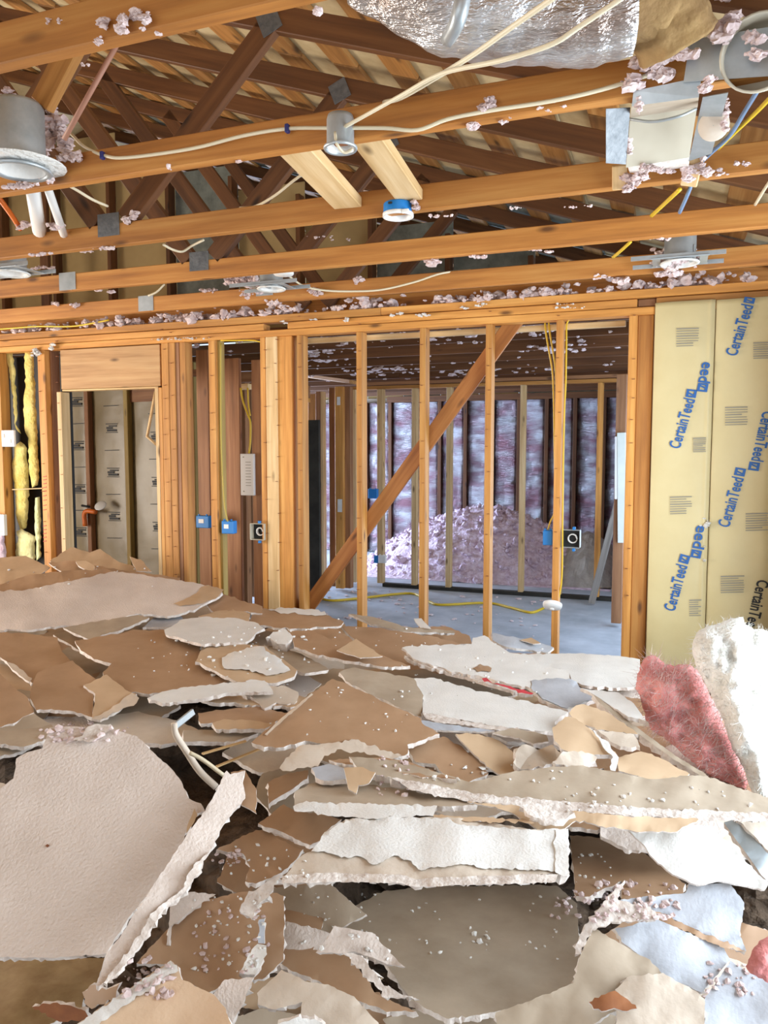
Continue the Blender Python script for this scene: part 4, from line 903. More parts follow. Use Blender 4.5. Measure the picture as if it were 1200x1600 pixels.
def fillers():
    rnd = random.Random(21); seen = {}
    y = 925
    while y < 1640:
        x = -150 + rnd.uniform(0, 70); step = 138 if y > 1150 else 104
        while x < 1260:
            top = 915 + max(0, x - 200) * .17
            if y > top + 12 and not (240 < x < 430 and 1100 < y < 1310) and not (-60 < x < 330 and 1160 < y) and not (500 < x < 1000 and 1280 < y < 1560) and not (990 < x < 1130 and 1320 < y < 1480):
                n = rnd.randint(5, 7); a0 = rnd.random() * 6; rx_ = rnd.uniform(75, 125); ry_ = rnd.uniform(22, 36) * (1 if y < 1150 else 1.7)
                py = [(x + rx_ * cos(a0 + 6.283 * i / n) * rnd.uniform(.7, 1.15), max(top + 4, y + ry_ * sin(a0 + 6.283 * i / n) * rnd.uniform(.7, 1.15))) for i in range(n)]
                f, w = rnd.choice([('brown', 'brown'), ('brown', 'brown'), ('brown', 'brown'), ('grey', 'grey-brown'), ('tan', 'tan'), ('grey', 'grey-brown'), ('white', 'off-white'), ('cream', 'cream')])
                lx, ly, ln = min(LAND, key=lambda q: (q[0] - x) ** 2 + 2 * (q[1] - y) ** 2)
                dx, dy = x - lx, y - ly
                side = ('left of' if dx < 0 else 'right of') if abs(dx) > 1.6 * abs(dy) else ('behind' if dy < 0 else 'in front of')
                lab = 'half-buried %s drywall scrap %s %s' % (w, side, ln)
                for alt in ('', ', corner showing', ', narrow sliver', ', nearly hidden'):
                    if lab + alt not in seen: lab += alt; break
                seen[lab] = 1
                slab(lab, py, f, rnd.choice([-6, -5, -4]), rx=rnd.uniform(-.02, .02), g=22, name='drywall_scrap', group='half-buried drywall scraps')
            x += step
        y += 36 if y < 1150 else 62
fillers()
c1 = lambda s: crop(0, 850, 3, s)
c2 = lambda s: crop(300, 900, 3, s)
c3 = lambda s: crop(600, 950, 3, s)
c4 = lambda s: crop(850, 950, 3.4286, s)
c5 = lambda s: crop(0, 1100, 3, s)
c6 = lambda s: crop(300, 1100, 3, s)
c7 = lambda s: crop(100, 1350, 2.182, s)
c8 = lambda s: crop(600, 1250, 2, s)
P_ = 'paper'
# --- far left, against the wall
slab('tan paper sheet lying at the far left in front of the yellow insulation', c1('-40,75 20,62 120,55 235,110 170,160 60,170 0,190 -40,190'), 'tan', 1, thick=.004, jag=1.2, zt=5.35, zb=4.95)
slab('tan peaked paper below the left opening', c1('235,80 330,15 420,40 470,22 500,45 560,85 640,110 650,132 560,135 430,110 330,95 250,95'), 'tan', 0, thick=.004, jag=1.2, zt=5.5, zb=5.15)
slab('small curled tan flap below the right jamb of the left opening', c1('608,58 660,72 712,130 640,126'), 'tan', 1, thick=.004, jag=1.2, zt=5.35, zb=5.1)
slab('dark brown sheet behind the largest white sheet at the left', c1('228,88 350,78 500,112 640,132 845,158 840,175 640,155 430,150 300,140'), 'brown', 1, zt=5.2, zb=5.0, jag=1.2)
slab('tan crumpled scrap on the dark brown sheet at the far left', c1('355,82 400,78 445,105 440,125 400,120 365,100'), 'tan', 2, zt=5.1, zb=5.0, jag=1.5)
slab('long brown sheet edge behind the largest white sheet at the far left', c1('-40,215 0,190 120,148 300,125 500,118 560,142 300,185 120,215 0,230 -40,250'), 'brown', 1, zt=4.9, zb=4.6, jag=1.2)
s = slab('largest white textured sheet across the upper left of the pile', c1('-50,225 0,220 120,216 300,178 540,128 640,140 850,170 960,195 1045,212 1030,245 960,280 905,312 800,336 640,326 560,352 430,378 200,395 0,405 -50,408'), 'white', 2, zt=4.75, zb=4.0)
sub('paper_flap', c1('812,282 905,238 962,196 1050,213 1010,258 960,274 880,286'), s, 'tan')
slab('grey sheet in shade under the largest white sheet', c1('295,392 560,345 640,330 700,345 600,390 430,447 380,430'), 'grey', 0, zt=4.1, zb=3.75)
slab('blue-grey scrap in the gap under the right end of the largest white sheet', c1('668,392 720,345 850,338 865,362 800,392'), 'blueback', 0, zt=4.15, zb=3.95)
slab('dark glossy brown sheet at the left below the largest white sheet', c1('-50,415 120,415 270,438 285,500 330,548 240,600 150,652 120,620 0,530 -50,520'), 'brown', 0, zt=3.85, zb=3.25)
s = slab('pale splintered strip at the left below the dark glossy sheet', c1('30,552 80,570 150,628 138,645 60,590'), 'cream', 1, thick=.008, jag=1.5)
slab('brown triangular sheet against the stud at the middle left', c1('960,278 1032,232 1230,292 1230,325 1090,312 1000,318'), 'brown', 1, zt=4.45, zb=4.15)
slab('tan rolled strip below the middle post cluster', c2('30,190 110,165 190,155 272,178 268,215 150,205 50,198'), 'tan', 2, zt=4.3, zb=4.1, jag=1.2)
s = slab('brown sheet with a white upper edge below the middle post cluster', c2('338,150 560,154 645,186 712,215 700,232 500,245 420,245 268,215 282,176'), 'brown', 3, zt=4.35, zb=4.0)
sub('white_border', c2('340,150 560,154 648,184 560,182 450,178 400,168'), s, 'white2')
# --- upper middle
slab('rounded white sheet left of centre under the tan rolled strip', c1('770,402 860,352 950,341 1100,346 1210,372 1240,395 1190,430 1150,460 960,470 850,442 775,425'), 'white2', 3, zt=4.05, zb=3.5)
slab('big brown sheet at the left with a few white crumbs on it', c1('350,452 420,446 640,402 770,402 790,432 945,470 935,492 1110,642 940,668 700,704 560,690 500,640 482,600 522,560 440,540 380,500'), 'brown', 2, zt=3.85, zb=2.95)
slab('curved light brown sheet at the left with a torn lower rim', c1('176,602 340,546 400,602 448,632 442,662 432,812 330,782 170,780 140,722 152,660'), 'brown', 3, zt=3.35, zb=2.82)
s = slab('curled brown sheet with a cream crumbly lower edge', c1('392,662 500,612 562,660 602,690 640,702 560,770 470,822 430,812 446,702'), 'tan', 4, zt=3.2, zb=2.82)
sub('cream_edge', c1('428,822 520,772 580,722 620,697 652,722 640,746 560,782 470,826'), s, 'cream', lift=.006, thick=.02)
slab('long white broken board edge below the big brown sheet at the left', c1('690,722 760,692 950,662 1100,650 1240,640 1280,690 1050,700 900,732 760,746'), 'white2', 4, zt=3.05, zb=2.85)
slab('brown sheet at the left edge below the dark glossy sheet', c1('-50,590 0,608 40,650 130,720 158,790 60,842 -50,862'), 'brown', 2, zt=3.1, zb=2.75)
slab('dark grey curled sheet at the left edge above the big white panel', c5('-50,110 0,110 160,42 232,90 205,160 130,205 60,235 -50,250'), 'grey', 1, zt=2.8, zb=2.55)
s = slab('tan paper sheet left of centre with a crushed white plaster patch', c2('15,402 40,350 120,312 250,320 335,326 440,400 492,440 480,470 380,502 220,500 120,450'), 'tan', 5, zt=3.65, zb=3.12)
sub('plaster_patch', c2('140,382 200,352 320,328 345,350 400,380 462,442 365,465 250,440 150,432'), s, 'white2', lift=.006, thick=.014)
slab('narrow grey-tan sheet right of the crushed plaster patch', c2('338,322 420,330 560,388 642,440 532,456 420,402'), 'grey', 4, zt=3.7, zb=3.25)
s = slab('long light brown sheet with a white lower edge near the centre of the pile', c2('458,262 560,254 650,298 742,290 792,340 890,370 1022,420 902,426 700,392 560,362 480,332'), 'brown', 5, zt=3.85, zb=3.3)
slab('folded tan triangle on the long light brown sheet', c2('678,348 770,294 822,330 892,376 790,384'), 'tan', 7, zt=3.6, zb=3.4, thick=.004, jag=1)
slab('crumpled brown paper between the two long brown sheets', c2('560,262 640,244 745,290 690,310 620,300'), 'brown', 4, zt=3.9, zb=3.7, jag=3)
slab('lumpy white plaster chunk near the top of the pile', c2('345,290 380,262 440,250 470,280 455,310 400,318'), 'white2', 5, zt=3.8, zb=3.65, thick=.04, jag=3)
slab('white scrap beneath the crushed plaster patch', c2('252,492 300,486 355,500 340,515 270,515'), 'white2', 6, thick=.02)
slab('pinkish torn board between the white edge and the brown triangle', c2('230,540 300,520 420,512 500,545 480,600 380,600 340,620 300,585'), 'cream', 5, zt=3.1, zb=2.9, thick=.018, jag=3)
slab('thin brown board with a pale edge below the torn pinkish board', c2('15,566 230,545 500,560 560,590 480,612 300,604 100,592'), 'tan', 3, zt=3.05, zb=2.85)
s = slab('brown sheet at the upper right with a long tan lower edge', c2('700,236 850,241 1050,270 1200,302 1300,330 1330,372 1420,470 1400,500 1200,490 1050,452 890,382 790,330'), 'brown', 4, zt=4.2, zb=3.5)
slab('thin dark sheet edge at the back of the pile by the floor cable', c2('735,178 850,192 1000,238 1130,250 1230,258 1232,268 1000,262 850,226'), 'grey', 2, zt=4.4, zb=4.15, jag=1.2)
slab('dark shadowed sheet behind the big white sheet at the back', c3('95,100 200,88 300,88 400,130 412,168 330,168 160,120'), 'brown', 1, zt=4.3, zb=4.1, jag=1.2)
slab('pale scrap leaning on the stud base at the back', c3('140,50 175,48 220,95 170,90'), 'white2', 2, zt=4.35, zb=4.2, thick=.004)
slab('grey thin sheets at the back below the rightmost studs', c3('505,115 620,138 720,158 795,185 770,208 560,178 510,150'), 'blueback', 2, zt=4.2, zb=3.95, jag=1.5)
slab('small tan flake on the grey thin sheets at the back', c3('640,150 690,138 735,165 700,168'), 'tan', 3, zt=4.15, zb=4.05, thick=.004, jag=1)
s = slab('large white sheet at the back right reaching under the pink insulation', c3('640,216 780,214 900,214 1000,218 1200,240 1190,372 1090,376 1000,372 890,352 860,292 720,272'), 'white2', 4, zt=3.9, zb=3.2)
s = slab('big pointed white sheet right of centre with torn layered edge', c3('84,186 140,178 300,170 410,170 416,140 470,128 522,168 590,210 700,226 725,268 862,292 875,342 1000,425 862,478 740,432 680,372 560,346 460,322 300,292 150,242'), 'white2', 8, zt=3.95, zb=2.85)
sub('torn_layer', c3('690,340 760,330 870,330 960,400 990,425 860,472 745,428 700,390'), s, 'blueback', lift=.003)
sub('brown_scar', c3('415,282 450,262 505,282 498,300 440,300'), s, 'brown', lift=.003)
sub('red_tape', c3('458,330 480,326 500,345 560,358 640,382 702,400 690,406 560,368 470,346'), s, 'redtape', lift=.012)
s = slab('pale torn board edge below the pointed white sheet', c3('96,222 150,244 300,292 460,324 560,348 680,374 700,402 640,400 480,352 330,310 140,256'), 'gyp', 5, zt=3.5, zb=2.98)
s = slab('white textured sheet right of centre with a broken left end', c3('135,330 232,326 300,344 450,390 640,430 862,486 802,532 790,576 690,576 560,556 440,540 180,490 186,430 140,382'), 'white2', 6, zt=3.1, zb=2.55, thick=.016)
sub('broken_rim', c3('180,488 300,512 440,538 560,556 690,576 640,590 560,575 440,560 300,540 200,520'), s, 'gyp', lift=.006, thick=.012)
slab('bluish white sliver under the broken left end of the textured sheet', c3('122,552 180,526 300,546 520,574 440,581 230,571'), 'blueback', 6, zt=2.6, zb=2.52, thick=.006, jag=1.2)
# --- centre
slab('grey-brown sheet behind the big brown triangle', c2('690,452 750,430 900,450 1040,480 1085,560 1075,662 860,566 720,492'), 'grey', 3, zt=3.05, zb=2.6)
s = slab('big brown triangular sheet at the centre of the pile', c2('278,780 420,662 560,548 660,482 722,502 862,572 1070,666 1080,692 1160,740 1010,790 1012,832 960,852 760,772 640,792 530,772 430,802 340,802'), 'brown', 5, zt=2.8, zb=2.28)
sub('pale_edge', c2('340,742 420,664 560,548 568,556 430,674 352,748'), s, 'cream', lift=.003, jag=1)
sub('plaster_crust', c6('410,300 440,252 520,190 640,182 780,166 900,216 982,240 930,262 820,236 700,212 620,242 590,292 480,310'), s, 'cream', lift=.010, thick=.018, jag=4)
slab('rounded brown sheet right of the brown triangle with a white flake', c3('104,652 170,606 280,602 350,640 440,722 490,776 400,815 310,792 270,770 240,730 150,722'), 'brown', 6, zt=2.5, zb=2.3)
slab('curled tan paper leaning below the textured white sheet', c3('335,590 440,590 540,622 610,682 640,742 662,800 580,806 480,742 400,662'), 'tan', 6, zt=2.5, zb=2.28, thick=.006, rx=.02)
slab('cream crumpled plaster lump below the textured white sheet', c3('608,662 650,640 700,652 790,640 832,682 882,722 760,732 660,756 620,742'), 'cream', 8, zt=2.42, zb=2.32, thick=.03, jag=4, warp=.02, wf=.03)
slab('small grey-brown flap hanging off the textured white sheet', c3('508,585 600,562 760,594 772,626 700,636 600,602'), 'grey', 7, zt=2.52, zb=2.44, thick=.006)
slab('tan sheet at the right running beneath the pointed white sheet', c3('868,492 900,456 930,450 1050,490 1170,570 1192,592 1000,572 890,522'), 'tan', 6, zt=2.62, zb=2.45)
s = slab('broad tan paper sheet right of centre with a pale crease', c3('788,562 850,510 900,518 980,580 1092,690 1000,686 850,668 800,622'), 'tan', 8, zt=2.52, zb=2.32)
sub('pale_strip', c3('960,560 990,575 1060,640 1100,700 1085,765 1062,760 1075,700 1020,640'), s, 'white2', lift=.006)
slab('light tan scrap at the right above the orange-tan board', c3('1002,572 1170,592 1200,652 1110,650 1060,625'), 'cream', 7, zt=2.45, zb=2.36)
slab('orange-tan board at the right beneath the tan papers', c4('395,800 520,768 650,815 780,888 750,918 560,918 400,872'), 'tan', 6, zt=2.38, zb=2.22)
slab('pinkish plaster pieces along the foot of the tan papers', c3('840,672 960,680 1000,700 960,740 880,742 790,720'), 'cream', 9, zt=2.32, zb=2.28, thick=.02, jag=4)
# --- right
slab('bright white sheet in the dark gap left of the pink insulation', c4('196,428 290,440 400,452 480,510 545,602 450,582 340,512 280,472'), 'white2', 5, zt=2.78, zb=2.5, jag=1.2)
slab('long grey trim stick slanting under the pink insulation', c4('262,462 290,478 500,640 700,790 862,886 900,920 870,916 690,806 480,655 300,512'), 'grey', 6, zt=2.75, zb=2.24, thick=.02, jag=.8, name='trim_stick', cat='stick')
s = slab('long grey-tan plank of drywall lying across the right of the pile', pts('545,1182 620,1188 735,1222 800,1206 870,1198 905,1196 1015,1217 1075,1212 1105,1213 1215,1252 1215,1274 1110,1268 1010,1265 860,1252 740,1242 640,1224 560,1202'), 'grey', 9, zt=2.3, zb=2.02, thick=.02)
sub('pink_edge', pts('605,1213 700,1230 740,1240 860,1250 1010,1263 1110,1266 1210,1272 1210,1284 1100,1280 1000,1276 860,1264 740,1254 640,1234'), s, 'gyp', lift=.010, thick=.014)
slab('tan torn paper hanging below the long grey-tan plank', pts('730,1252 860,1264 1000,1276 1092,1280 1052,1300 1000,1300 930,1288 900,1282 880,1298 840,1296 800,1270'), 'tan', 8, zt=2.0, zb=1.92, thick=.004, jag=2)
slab('pale oval plaster scab on the tan hanging paper', c8('425,20 480,10 560,14 595,40 560,65 500,68 450,45'), 'gyp', 10, zt=1.99, zb=1.92, thick=.012, jag=2)
slab('dark slatted strip of metal track at the right edge', c8('1062,70 1100,58 1230,200 1230,280 1180,235'), 'steel', 3, zt=2.0, zb=1.85, name='metal_track', cat='track', jag=.4)
slab('cream board corner at the right edge above the metal track', c8('1100,56 1230,50 1230,190 1190,150'), 'cream', 4, zt=2.02, zb=1.9)
slab('brown strip of torn sheet under the plaster crust of the brown triangle', c6('640,262 760,256 900,250 1040,280 1240,352 1080,344 900,298 720,282'), 'brown', 6, zt=2.28, zb=2.1)
# --- lower centre
s = slab('grey sheet with a thick white front edge below the brown triangle', c6('482,412 560,372 640,342 760,360 900,392 1200,420 1330,440 1340,470 1200,480 900,472 600,462 480,474'), 'grey', 6, zt=2.2, zb=1.98)
sub('thick_edge', c6('474,480 520,462 600,466 1150,476 1130,526 850,536 720,531 590,521 570,502 480,502'), s, 'white2', lift=.012, thick=.014)
sub('tan_edge', c8('150,46 440,60 470,72 180,66'), s, 'tan', lift=.010, thick=.012)
slab('torn tan tab and blue-grey scrap under the plaster crust', c6('712,300 800,295 860,320 830,370 780,380 770,420 735,400'), 'tan', 7, zt=2.15, zb=2.08, thick=.005)
slab('grey plaster scraps under the plaster crust', c6('560,300 640,280 720,300 720,350 640,360 580,345'), 'blueback', 5, zt=2.2, zb=2.1)
slab('brown sheet in the dark hollow left of the grey sheet', c6('355,370 440,330 545,310 540,350 470,400 400,440 360,470'), 'brown', 1, zt=2.35, zb=2.1)
slab('grey-brown sheet with a white lower edge in the middle of the pile front', c6('310,560 430,470 482,500 600,514 702,540 625,600 600,640 555,662 470,622'), 'brown', 5, zt=2.06, zb=1.93)
s = slab('thick board whose white paint has torn off along the front edge', [(440, 1374), (468, 1340), (487, 1330), (500, 1313), (507, 1300), (540, 1280), (633, 1277), (700, 1276), (840, 1296), (887, 1295), (888, 1366), (860, 1364), (840, 1368), (700, 1372), (650, 1376), (625, 1368), (540, 1366), (445, 1376)], 'cream', 12, zt=2.02, zb=1.80, thick=.020, jag=1.6)
sub('painted_face', c6('558,690 600,642 620,602 722,542 1000,532 1200,532') + c8('230,75 475,95 545,90 545,225 500,220 460,216 340,216 240,200') + c6('1060,775 1010,730 950,710 880,745 830,745 790,715 700,720 620,690'), s, 'white2', lift=.004, thick=.003)
sub('foam_edge', c8('537,92 576,90 577,238 560,238 535,225'), s, 'white2', lift=.007, thick=.012)
sub('pink_front', [(440, 1368), (500, 1364), (540, 1364), (625, 1366), (650, 1374), (700, 1370), (840, 1366), (872, 1366), (868, 1378), (830, 1380), (700, 1384), (650, 1386), (620, 1380), (540, 1379), (440, 1380)], s, 'gyp', lift=.006, thick=.012, jag=1.4)
slab('brown sheet with plaster crumbs left of the thick painted board', c6('115,682 300,590 352,590 420,640 522,680 500,712 420,790 300,842 250,832 272,762 240,702'), 'brown', 4, zt=2.0, zb=1.83)
slab('grey-brown board end in shade above the dark hollow', c2('28,642 300,612 452,640 382,690 150,682 40,692'), 'brown', 2, zt=2.85, zb=2.65)
slab('orange-tan strip of wood on the shaded board end', c2('95,690 150,670 390,685 342,716 110,716'), 'tan', 4, zt=2.7, zb=2.6)
slab('dull grey-brown board at the top of the dark hollow', c2('-40,722 130,720 312,736 200,775 -40,776'), 'grey', 2, zt=2.62, zb=2.5, jag=1)
# --- big left panel
s = slab('biggest white panel leaning at the lower left of the pile', c5('-50,400 0,398 62,350 66,330 76,256 130,225 200,206 232,112 330,106 420,112 520,112 642,150 692,202 802,302 850,362 882,440 942,466 962,502 902,522 872,602 850,682 702,882 602,1002 500,1168 420,1178 250,1190 0,1186 -50,1186'), 'white', 6, zt=2.16, zb=1.68, thick=.014, jag=1.2, warp=.003)
sub('crumbled_top', c5('385,150 430,100 520,92 525,115 480,150 420,180 340,172'), s, 'gyp', lift=.010, thick=.014, jag=4)
sub('nail_hole', c5('212,664 222,656 233,664 222,673'), s, 'rust', lift=.002, jag=.5)
sub('paper_curl', c5('872,610 885,550 912,488 926,520 900,570'), s, 'tan', lift=.006, jag=1)
s = slab('narrow strip leaning on the right edge of the biggest white panel', c5('1062,312 1080,330 1150,312 1140,345 1150,442 1062,542 1002,662 882,862 742,992 640,1152 500,1312 450,1322 492,1190 700,882 870,622 962,502'), 'white', 8, zt=2.0, zb=1.60, rx=.06, thick=.016, jag=1.6)
sub('chalky_edge', c5('985,690 880,862 742,992 640,1152 500,1312 470,1318 620,1130 720,975 850,870 920,740'), s, 'gyp', lift=.008, thick=.012)
slab('curled brown paper at the top end of the narrow leaning strip', c5('1082,320 1150,310 1202,400 1202,512 1130,472 1150,422 1082,412'), 'brown', 8, zt=2.1, zb=2.0, thick=.005)
slab('stained tan panel at the bottom left below the biggest white panel', c5('-50,1190 20,1190 490,1190 452,1312 400,1342 385,1422 120,1560 -50,1570'), 'osb', 1, zt=1.90, zb=1.62, jag=1)
slab('rusty splintered scrap on the stained tan panel', c5('150,1420 250,1400 400,1440 420,1480 300,1490 240,1470'), 'rust', 4, thick=.01, jag=4)
slab('torn pinkish plaster knob at the foot of the narrow strip', c5('385,1350 420,1320 500,1340 560,1310 540,1390 430,1430 395,1400'), 'brown', 6, thick=.012, jag=4)
# --- bottom left and centre
slab('dirty brown sheet sprinkled with pink and white crumbs at the lower left', c5('640,1215 800,1032 870,942 1150,880 1230,868 1330,900 1330,1200 1230,1290 1100,1292 980,1352 850,1292 830,1222'), 'brown', 3, zt=1.84, zb=1.66)
slab('grey white triangular scrap beside the narrow leaning strip', c5('798,942 880,882 1012,892 900,962 800,1042 795,1130 780,1130'), 'white', 5, zt=1.85, zb=1.78)
slab('brown sheet with white chips under the thick painted board at the left', c7('560,160 650,120 760,95 890,150 880,212 850,292 980,312 1060,440 1200,502 1100,505 980,452 760,352 690,300 600,260'), 'brown', 3, zt=2.0, zb=1.66)
slab('white splintered chunk at the left tip of the thick painted board', c7('598,160 630,92 742,38 700,110 660,140 640,190'), 'gyp', 7, zt=1.83, zb=1.77, thick=.02, jag=4)
slab('upright white sliver in the dirty brown sheet', c7('598,372 640,292 660,272 690,278 690,300 652,378'), 'white2', 6, zt=1.74, zb=1.68)
slab('white splinter above the upright white sliver', c7('664,190 684,186 684,272 662,270'), 'blueback', 5, thick=.008, jag=1.5)
s = slab('peach-coloured panel sticking up at the bottom left', c5('330,1520 800,1202 836,1230 852,1292 960,1342 1002,1362 1060,1430 1120,1620 340,1640'), 'peach', 7, zt=1.68, zb=1.50, thick=.018, jag=1.6)
sub('white_edge', c5('355,1505 800,1202 830,1226 836,1250 400,1540'), s, 'white2', lift=.004)
slab('cream scrap right of the peach panel at the bottom', c5('978,1392 1052,1292 1190,1282 1132,1422 1082,1510 1060,1560 1030,1502'), 'white', 6, zt=1.66, zb=1.58)
slab('pinkish white torn sheet at the bottom centre left', c7('658,440 742,360 822,400 900,410 990,452 1062,532 1100,600 800,600 812,470 722,496 662,480'), 'cream', 6, zt=1.68, zb=1.56)
slab('rough grey white scrap in front of the smooth grey-brown sheet', c7('858,302 900,252 922,210 1062,240 1082,272 1122,312 1162,352 1100,342 1000,302'), 'white', 7, zt=1.75, zb=1.70)
slab('ragged white torn rim along the smooth grey-brown sheet', c7('948,302 1012,312 1082,402 1142,440 1210,462 1100,458 1040,400'), 'gyp', 8, zt=1.70, zb=1.65, thick=.016, jag=3)
slab('pale scrap at the bottom edge of the pile', c7('730,545 800,520 880,540 900,580 720,590'), 'white2', 8, thick=.012)
# --- bottom right
slab('smooth grey-brown sheet in the shade of the thick painted board', pts('520,1432 600,1392 700,1384 870,1384 902,1412 908,1500 892,1546 832,1572 700,1592 642,1562 600,1502 545,1482'), 'grey', 2, zt=2.25, zb=1.62, warp=.004)
slab('grey-tan sheet at the bottom right of the smooth sheet', c8('608,500 652,400 832,500 872,545 762,560 732,652 622,720 350,720 350,662 442,632 592,572'), 'grey', 4, zt=1.70, zb=1.54)
slab('brown curved sheet in the shadowed hollow at the right', c8('580,110 690,120 762,128 832,180 942,262 936,292 852,302 740,312 742,252 642,302 600,300'), 'brown', 0, zt=2.35, zb=1.86)
s = slab('bright pointed white sheet hanging at the right', c8('745,74 880,100 902,70 1022,82 1202,262 1192,280 1042,252 982,266 902,232 832,172 820,150'), 'white2', 7, zt=1.96, zb=1.82, jag=1.4, thick=.006)
s = slab('blue-grey textured sheet at the right dusted with pink fluff', c8('738,312 822,300 942,290 952,262 1082,262 1126,322 1110,422 1132,472 1052,442 902,372 862,352'), 'blueback', 6, zt=1.84, zb=1.72)
sub('brown_rim', c8('742,316 862,350 902,370 1052,440 1130,470 1060,462 900,392 850,366 740,336'), s, 'brown', lift=.008, thick=.01)
slab('twisted torn rim between the hollow and the blue-grey sheets', c8('598,482 612,420 642,372 702,300 752,250 732,312 832,332 872,372 722,382 652,402 612,482'), 'gyp', 8, zt=1.82, zb=1.72, thick=.012, jag=3)
slab('pale blue sheet at the lower right under the torn rim', c8('720,402 852,372 1062,462 1082,502 992,602 872,546 742,442'), 'blueback', 5, zt=1.74, zb=1.63)
slab('cream sheet with a torn brown corner at the bottom right', c8('722,592 762,552 872,540 962,592 1002,622 1000,720 722,720 732,652 792,652'), 'cream', 6, zt=1.65, zb=1.55)
slab('ragged brown curl on the corner of the cream sheet', c8('640,632 700,602 722,596 790,652 760,660 720,650 680,660'), 'rust', 8, zt=1.63, zb=1.60, thick=.006, jag=3)
slab('bluish white sheet in the bottom right corner', c8('1082,502 1230,592 1230,730 1000,730 1002,622'), 'blueback', 5, zt=1.68, zb=1.53)
# fallen sticks and wires in the dark hollow
def stick(label, p0, p1, z0, z1, w, mat, name='wood_strip', cat='strip'):
    a = at(*p0, z0); b_ = at(*p1, z1); tag(board(name, a, b_, w, w * .5, M[mat]), label, cat)
stick('upper thin wood strip crossing the dark hollow', (316, 1178), (384, 1158), 2.3, 2.42, .010, 'pale')
stick('lower thin wood strip crossing the dark hollow', (338, 1198), (412, 1168), 2.25, 2.4, .010, 'pale')
tag(tube('cable_jacket', [at(x, y, 2.2) for x, y in pts('272,1130 275,1148 290,1172 312,1205 338,1230')], .010, M['cream'], seg=6), 'thick white cable jacket drooping into the dark hollow', 'cable')
tag(tube('thin_cable', [at(x, y, 2.17) for x, y in pts('296,1176 318,1188 350,1212')], .006, M['romex']), 'tan cable drooping beside the thick white cable jacket', 'cable')
stick('grey metal stub above the thick white cable jacket', (272, 1136), (302, 1112), 2.3, 2.4, .02, 'steel', 'metal_stub', 'metal')
# crumbs and fluff on the sheets
sp = []; spk = []
def crumbs(x0, y0, x1, y1, n, r, dst, fl=.7):
    for _ in range(n):
        x, y = random.uniform(x0, x1), random.uniform(y0, y1); z = D(y) * .93
        sc = z / 1.8; dst.append((x, y, random.uniform(.35, 1.3) * r, fl))
for a in ((540, 1400, 890, 1500, 40, .004), (740, 1455, 770, 1475, 5, .006), (350, 1320, 480, 1380, 26, .004), (300, 1400, 420, 1520, 60, .004), (470, 1395, 600, 1500, 30, .004), (420, 1060, 640, 1150, 30, .004), (200, 1000, 330, 1060, 22, .006), (330, 980, 500, 1060, 50, .007), (860, 1225, 1200, 1270, 34, .005), (650, 1195, 900, 1225, 26, .006), (620, 1000, 860, 1090, 36, .005), (890, 1330, 960, 1400, 18, .005), (500, 960, 700, 1010, 26, .006), (0, 880, 240, 920, 18, .006)): crumbs(*a, sp)
for a in ((930, 1380, 1060, 1440, 70, .007), (300, 1420, 420, 1520, 40, .006), (195, 1495, 270, 1560, 40, .007), (860, 1395, 960, 1440, 40, .006), (330, 1330, 380, 1350, 20, .006), (1100, 1500, 1180, 1560, 30, .006), (590, 1180, 640, 1250, 26, .006), (60, 1130, 200, 1160, 40, .008)): crumbs(*a, spk)
bpy.context.view_layer.update()
from mathutils.bvhtree import BVHTree
tv, tf = [], []
for o in COL.objects:
    if o.type == 'MESH' and (o.get('category') in ('drywall', 'rubble') or (o.parent and o.parent.get('category') == 'drywall')):
        k = len(tv); mw = o.matrix_world; tv += [mw @ v.co for v in o.data.vertices]; tf += [tuple(k + i for i in p.vertices) for p in o.data.polygons]
BV = BVHTree.FromPolygons(tv, tf)
def settle(lst):
    out = []
    for x, y, r, fl in lst:
        d = ray(x, y).normalized(); h = BV.ray_cast(C0, d)
        if h[0]: out.append((h[0] + h[1] * (r * .4 if h[1].dot(d) < 0 else -r * .4), r, fl))
    return out
tag(blobs('plaster_crumbs', settle(sp), M['white2'], sub=1, rough=.6), 'white plaster crumbs scattered over the pile', 'crumbs', kind='stuff')
tag(blobs('pink_crumbs', settle(spk), M['pinkpale'], sub=1, rough=.6), 'pink fluff crumbs scattered over the front of the pile', 'crumbs', kind='stuff')

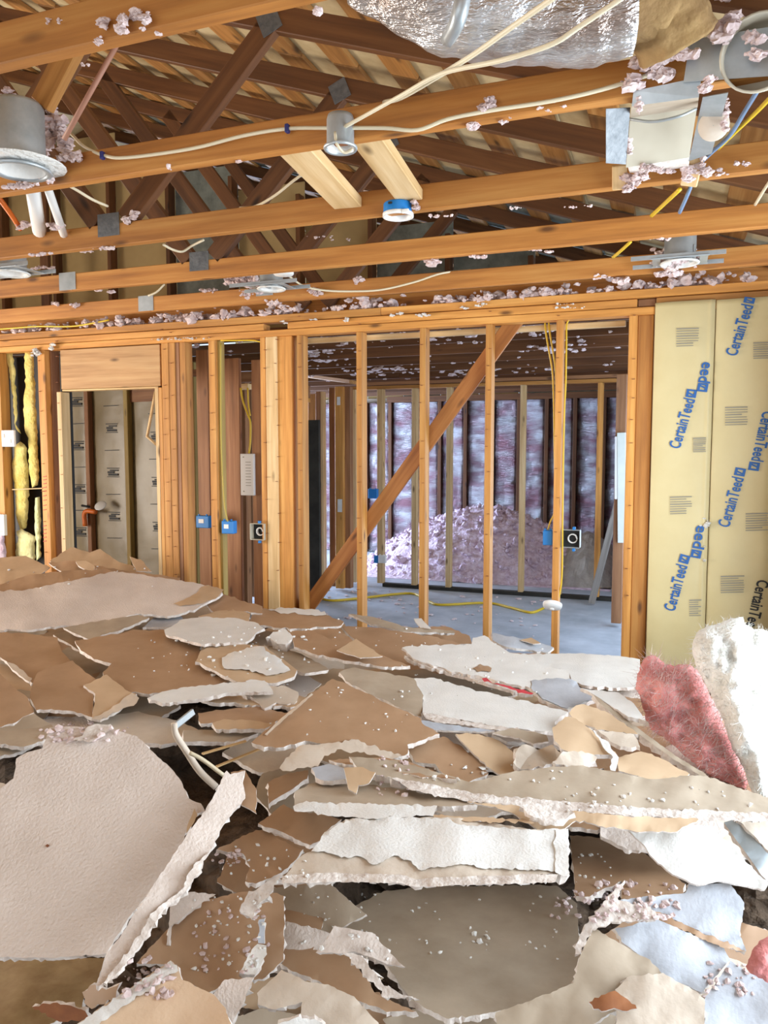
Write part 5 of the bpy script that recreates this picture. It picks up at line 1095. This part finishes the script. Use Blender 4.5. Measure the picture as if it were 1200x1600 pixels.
# ---------------------------------------------------------------- loose batts at the right
def bd(za, zb, y0, y1, rx=0, xm=1100): return lambda x, y: at(x, y, (1 / ((1 - (y - y0) / (y1 - y0)) / za + (y - y0) / (y1 - y0) / zb)) * (1 + rx * (x - xm) / 300))
pk = pillow('pink_batt', c4('498,370 512,320 540,268 575,252 610,265 650,305 700,312 780,302 830,330 870,420 930,560 1000,700 1060,840 1095,930 1080,968 1000,945 900,905 820,850 760,800 700,740 640,690 570,650 545,600 520,500 490,430'), bd(2.75, 2.26, 1022, 1232), .10, M['pink'], g=6, back=.05, jag=2.2, namp=.55, nf=.035, seed=4, label='crumpled pink fibreglass batt on the right of the pile', cat='insulation')
tag(pk, group=None)
wb_ = pillow('white_batt', c4('792,220 800,170 830,120 880,95 950,80 1000,52 1065,48 1075,85 1150,110 1230,130 1230,1110 1180,1060 1110,975 1080,900 1040,800 1000,720 960,600 920,520 880,440 850,380 810,300'), bd(2.62, 2.14, 964, 1270), .12, M['whitefluff'], g=6, back=.05, jag=2.5, namp=.5, nf=.03, seed=11, label='thick white fibreglass batt at the right edge leaning on the pink one', cat='insulation')
pt = pillow('pink_batt', c8('1130,520 1150,470 1172,440 1230,410 1230,580 1190,572 1150,550'), bd(1.70, 1.64, 1455, 1540), .03, M['pink'], g=6, back=.02, jag=2, label='small pink insulation tuft at the lower right edge', cat='insulation')
def fibres(parent, poly, place, n, ln, mat, seed):
    rnd = random.Random(seed); V = []; Fc = []
    rim = jagged(poly, 5, 1)
    me = parent.data; vs_ = [v.co.copy() for v in me.vertices]; ns = [v.normal.copy() for v in me.vertices]
    for _ in range(n):
        i = rnd.randrange(len(vs_) // 2); p = vs_[i]; d = (ns[i] + Vector((rnd.gauss(0, .7), rnd.gauss(0, .7), rnd.gauss(0.2, .7)))).normalized(); s = d.cross(Vector((rnd.random(), rnd.random(), rnd.random()))).normalized() * .0006
        L = ln * rnd.uniform(.3, 1.3); b_ = Vector((rnd.gauss(0, 1), rnd.gauss(0, 1), rnd.gauss(-.3, 1))) * L * .3
        k = len(V); q = p + d * L * .5 + b_ * .4; e = p + d * L + b_
        V += [p - s, p + s, q - s, q + s, e]; Fc += [(k, k + 1, k + 3, k + 2), (k + 2, k + 3, k + 4)]
    o = mesh('fibres', V, Fc, M[mat], parent); o['kind'] = 'stuff'
fibres(pk, [(0, 0), (9, 0), (9, 9)], None, 2600, .035, 'pinkpale', 1)
fibres(wb_, [(0, 0), (9, 0), (9, 9)], None, 2200, .022, 'whitefluff', 2)
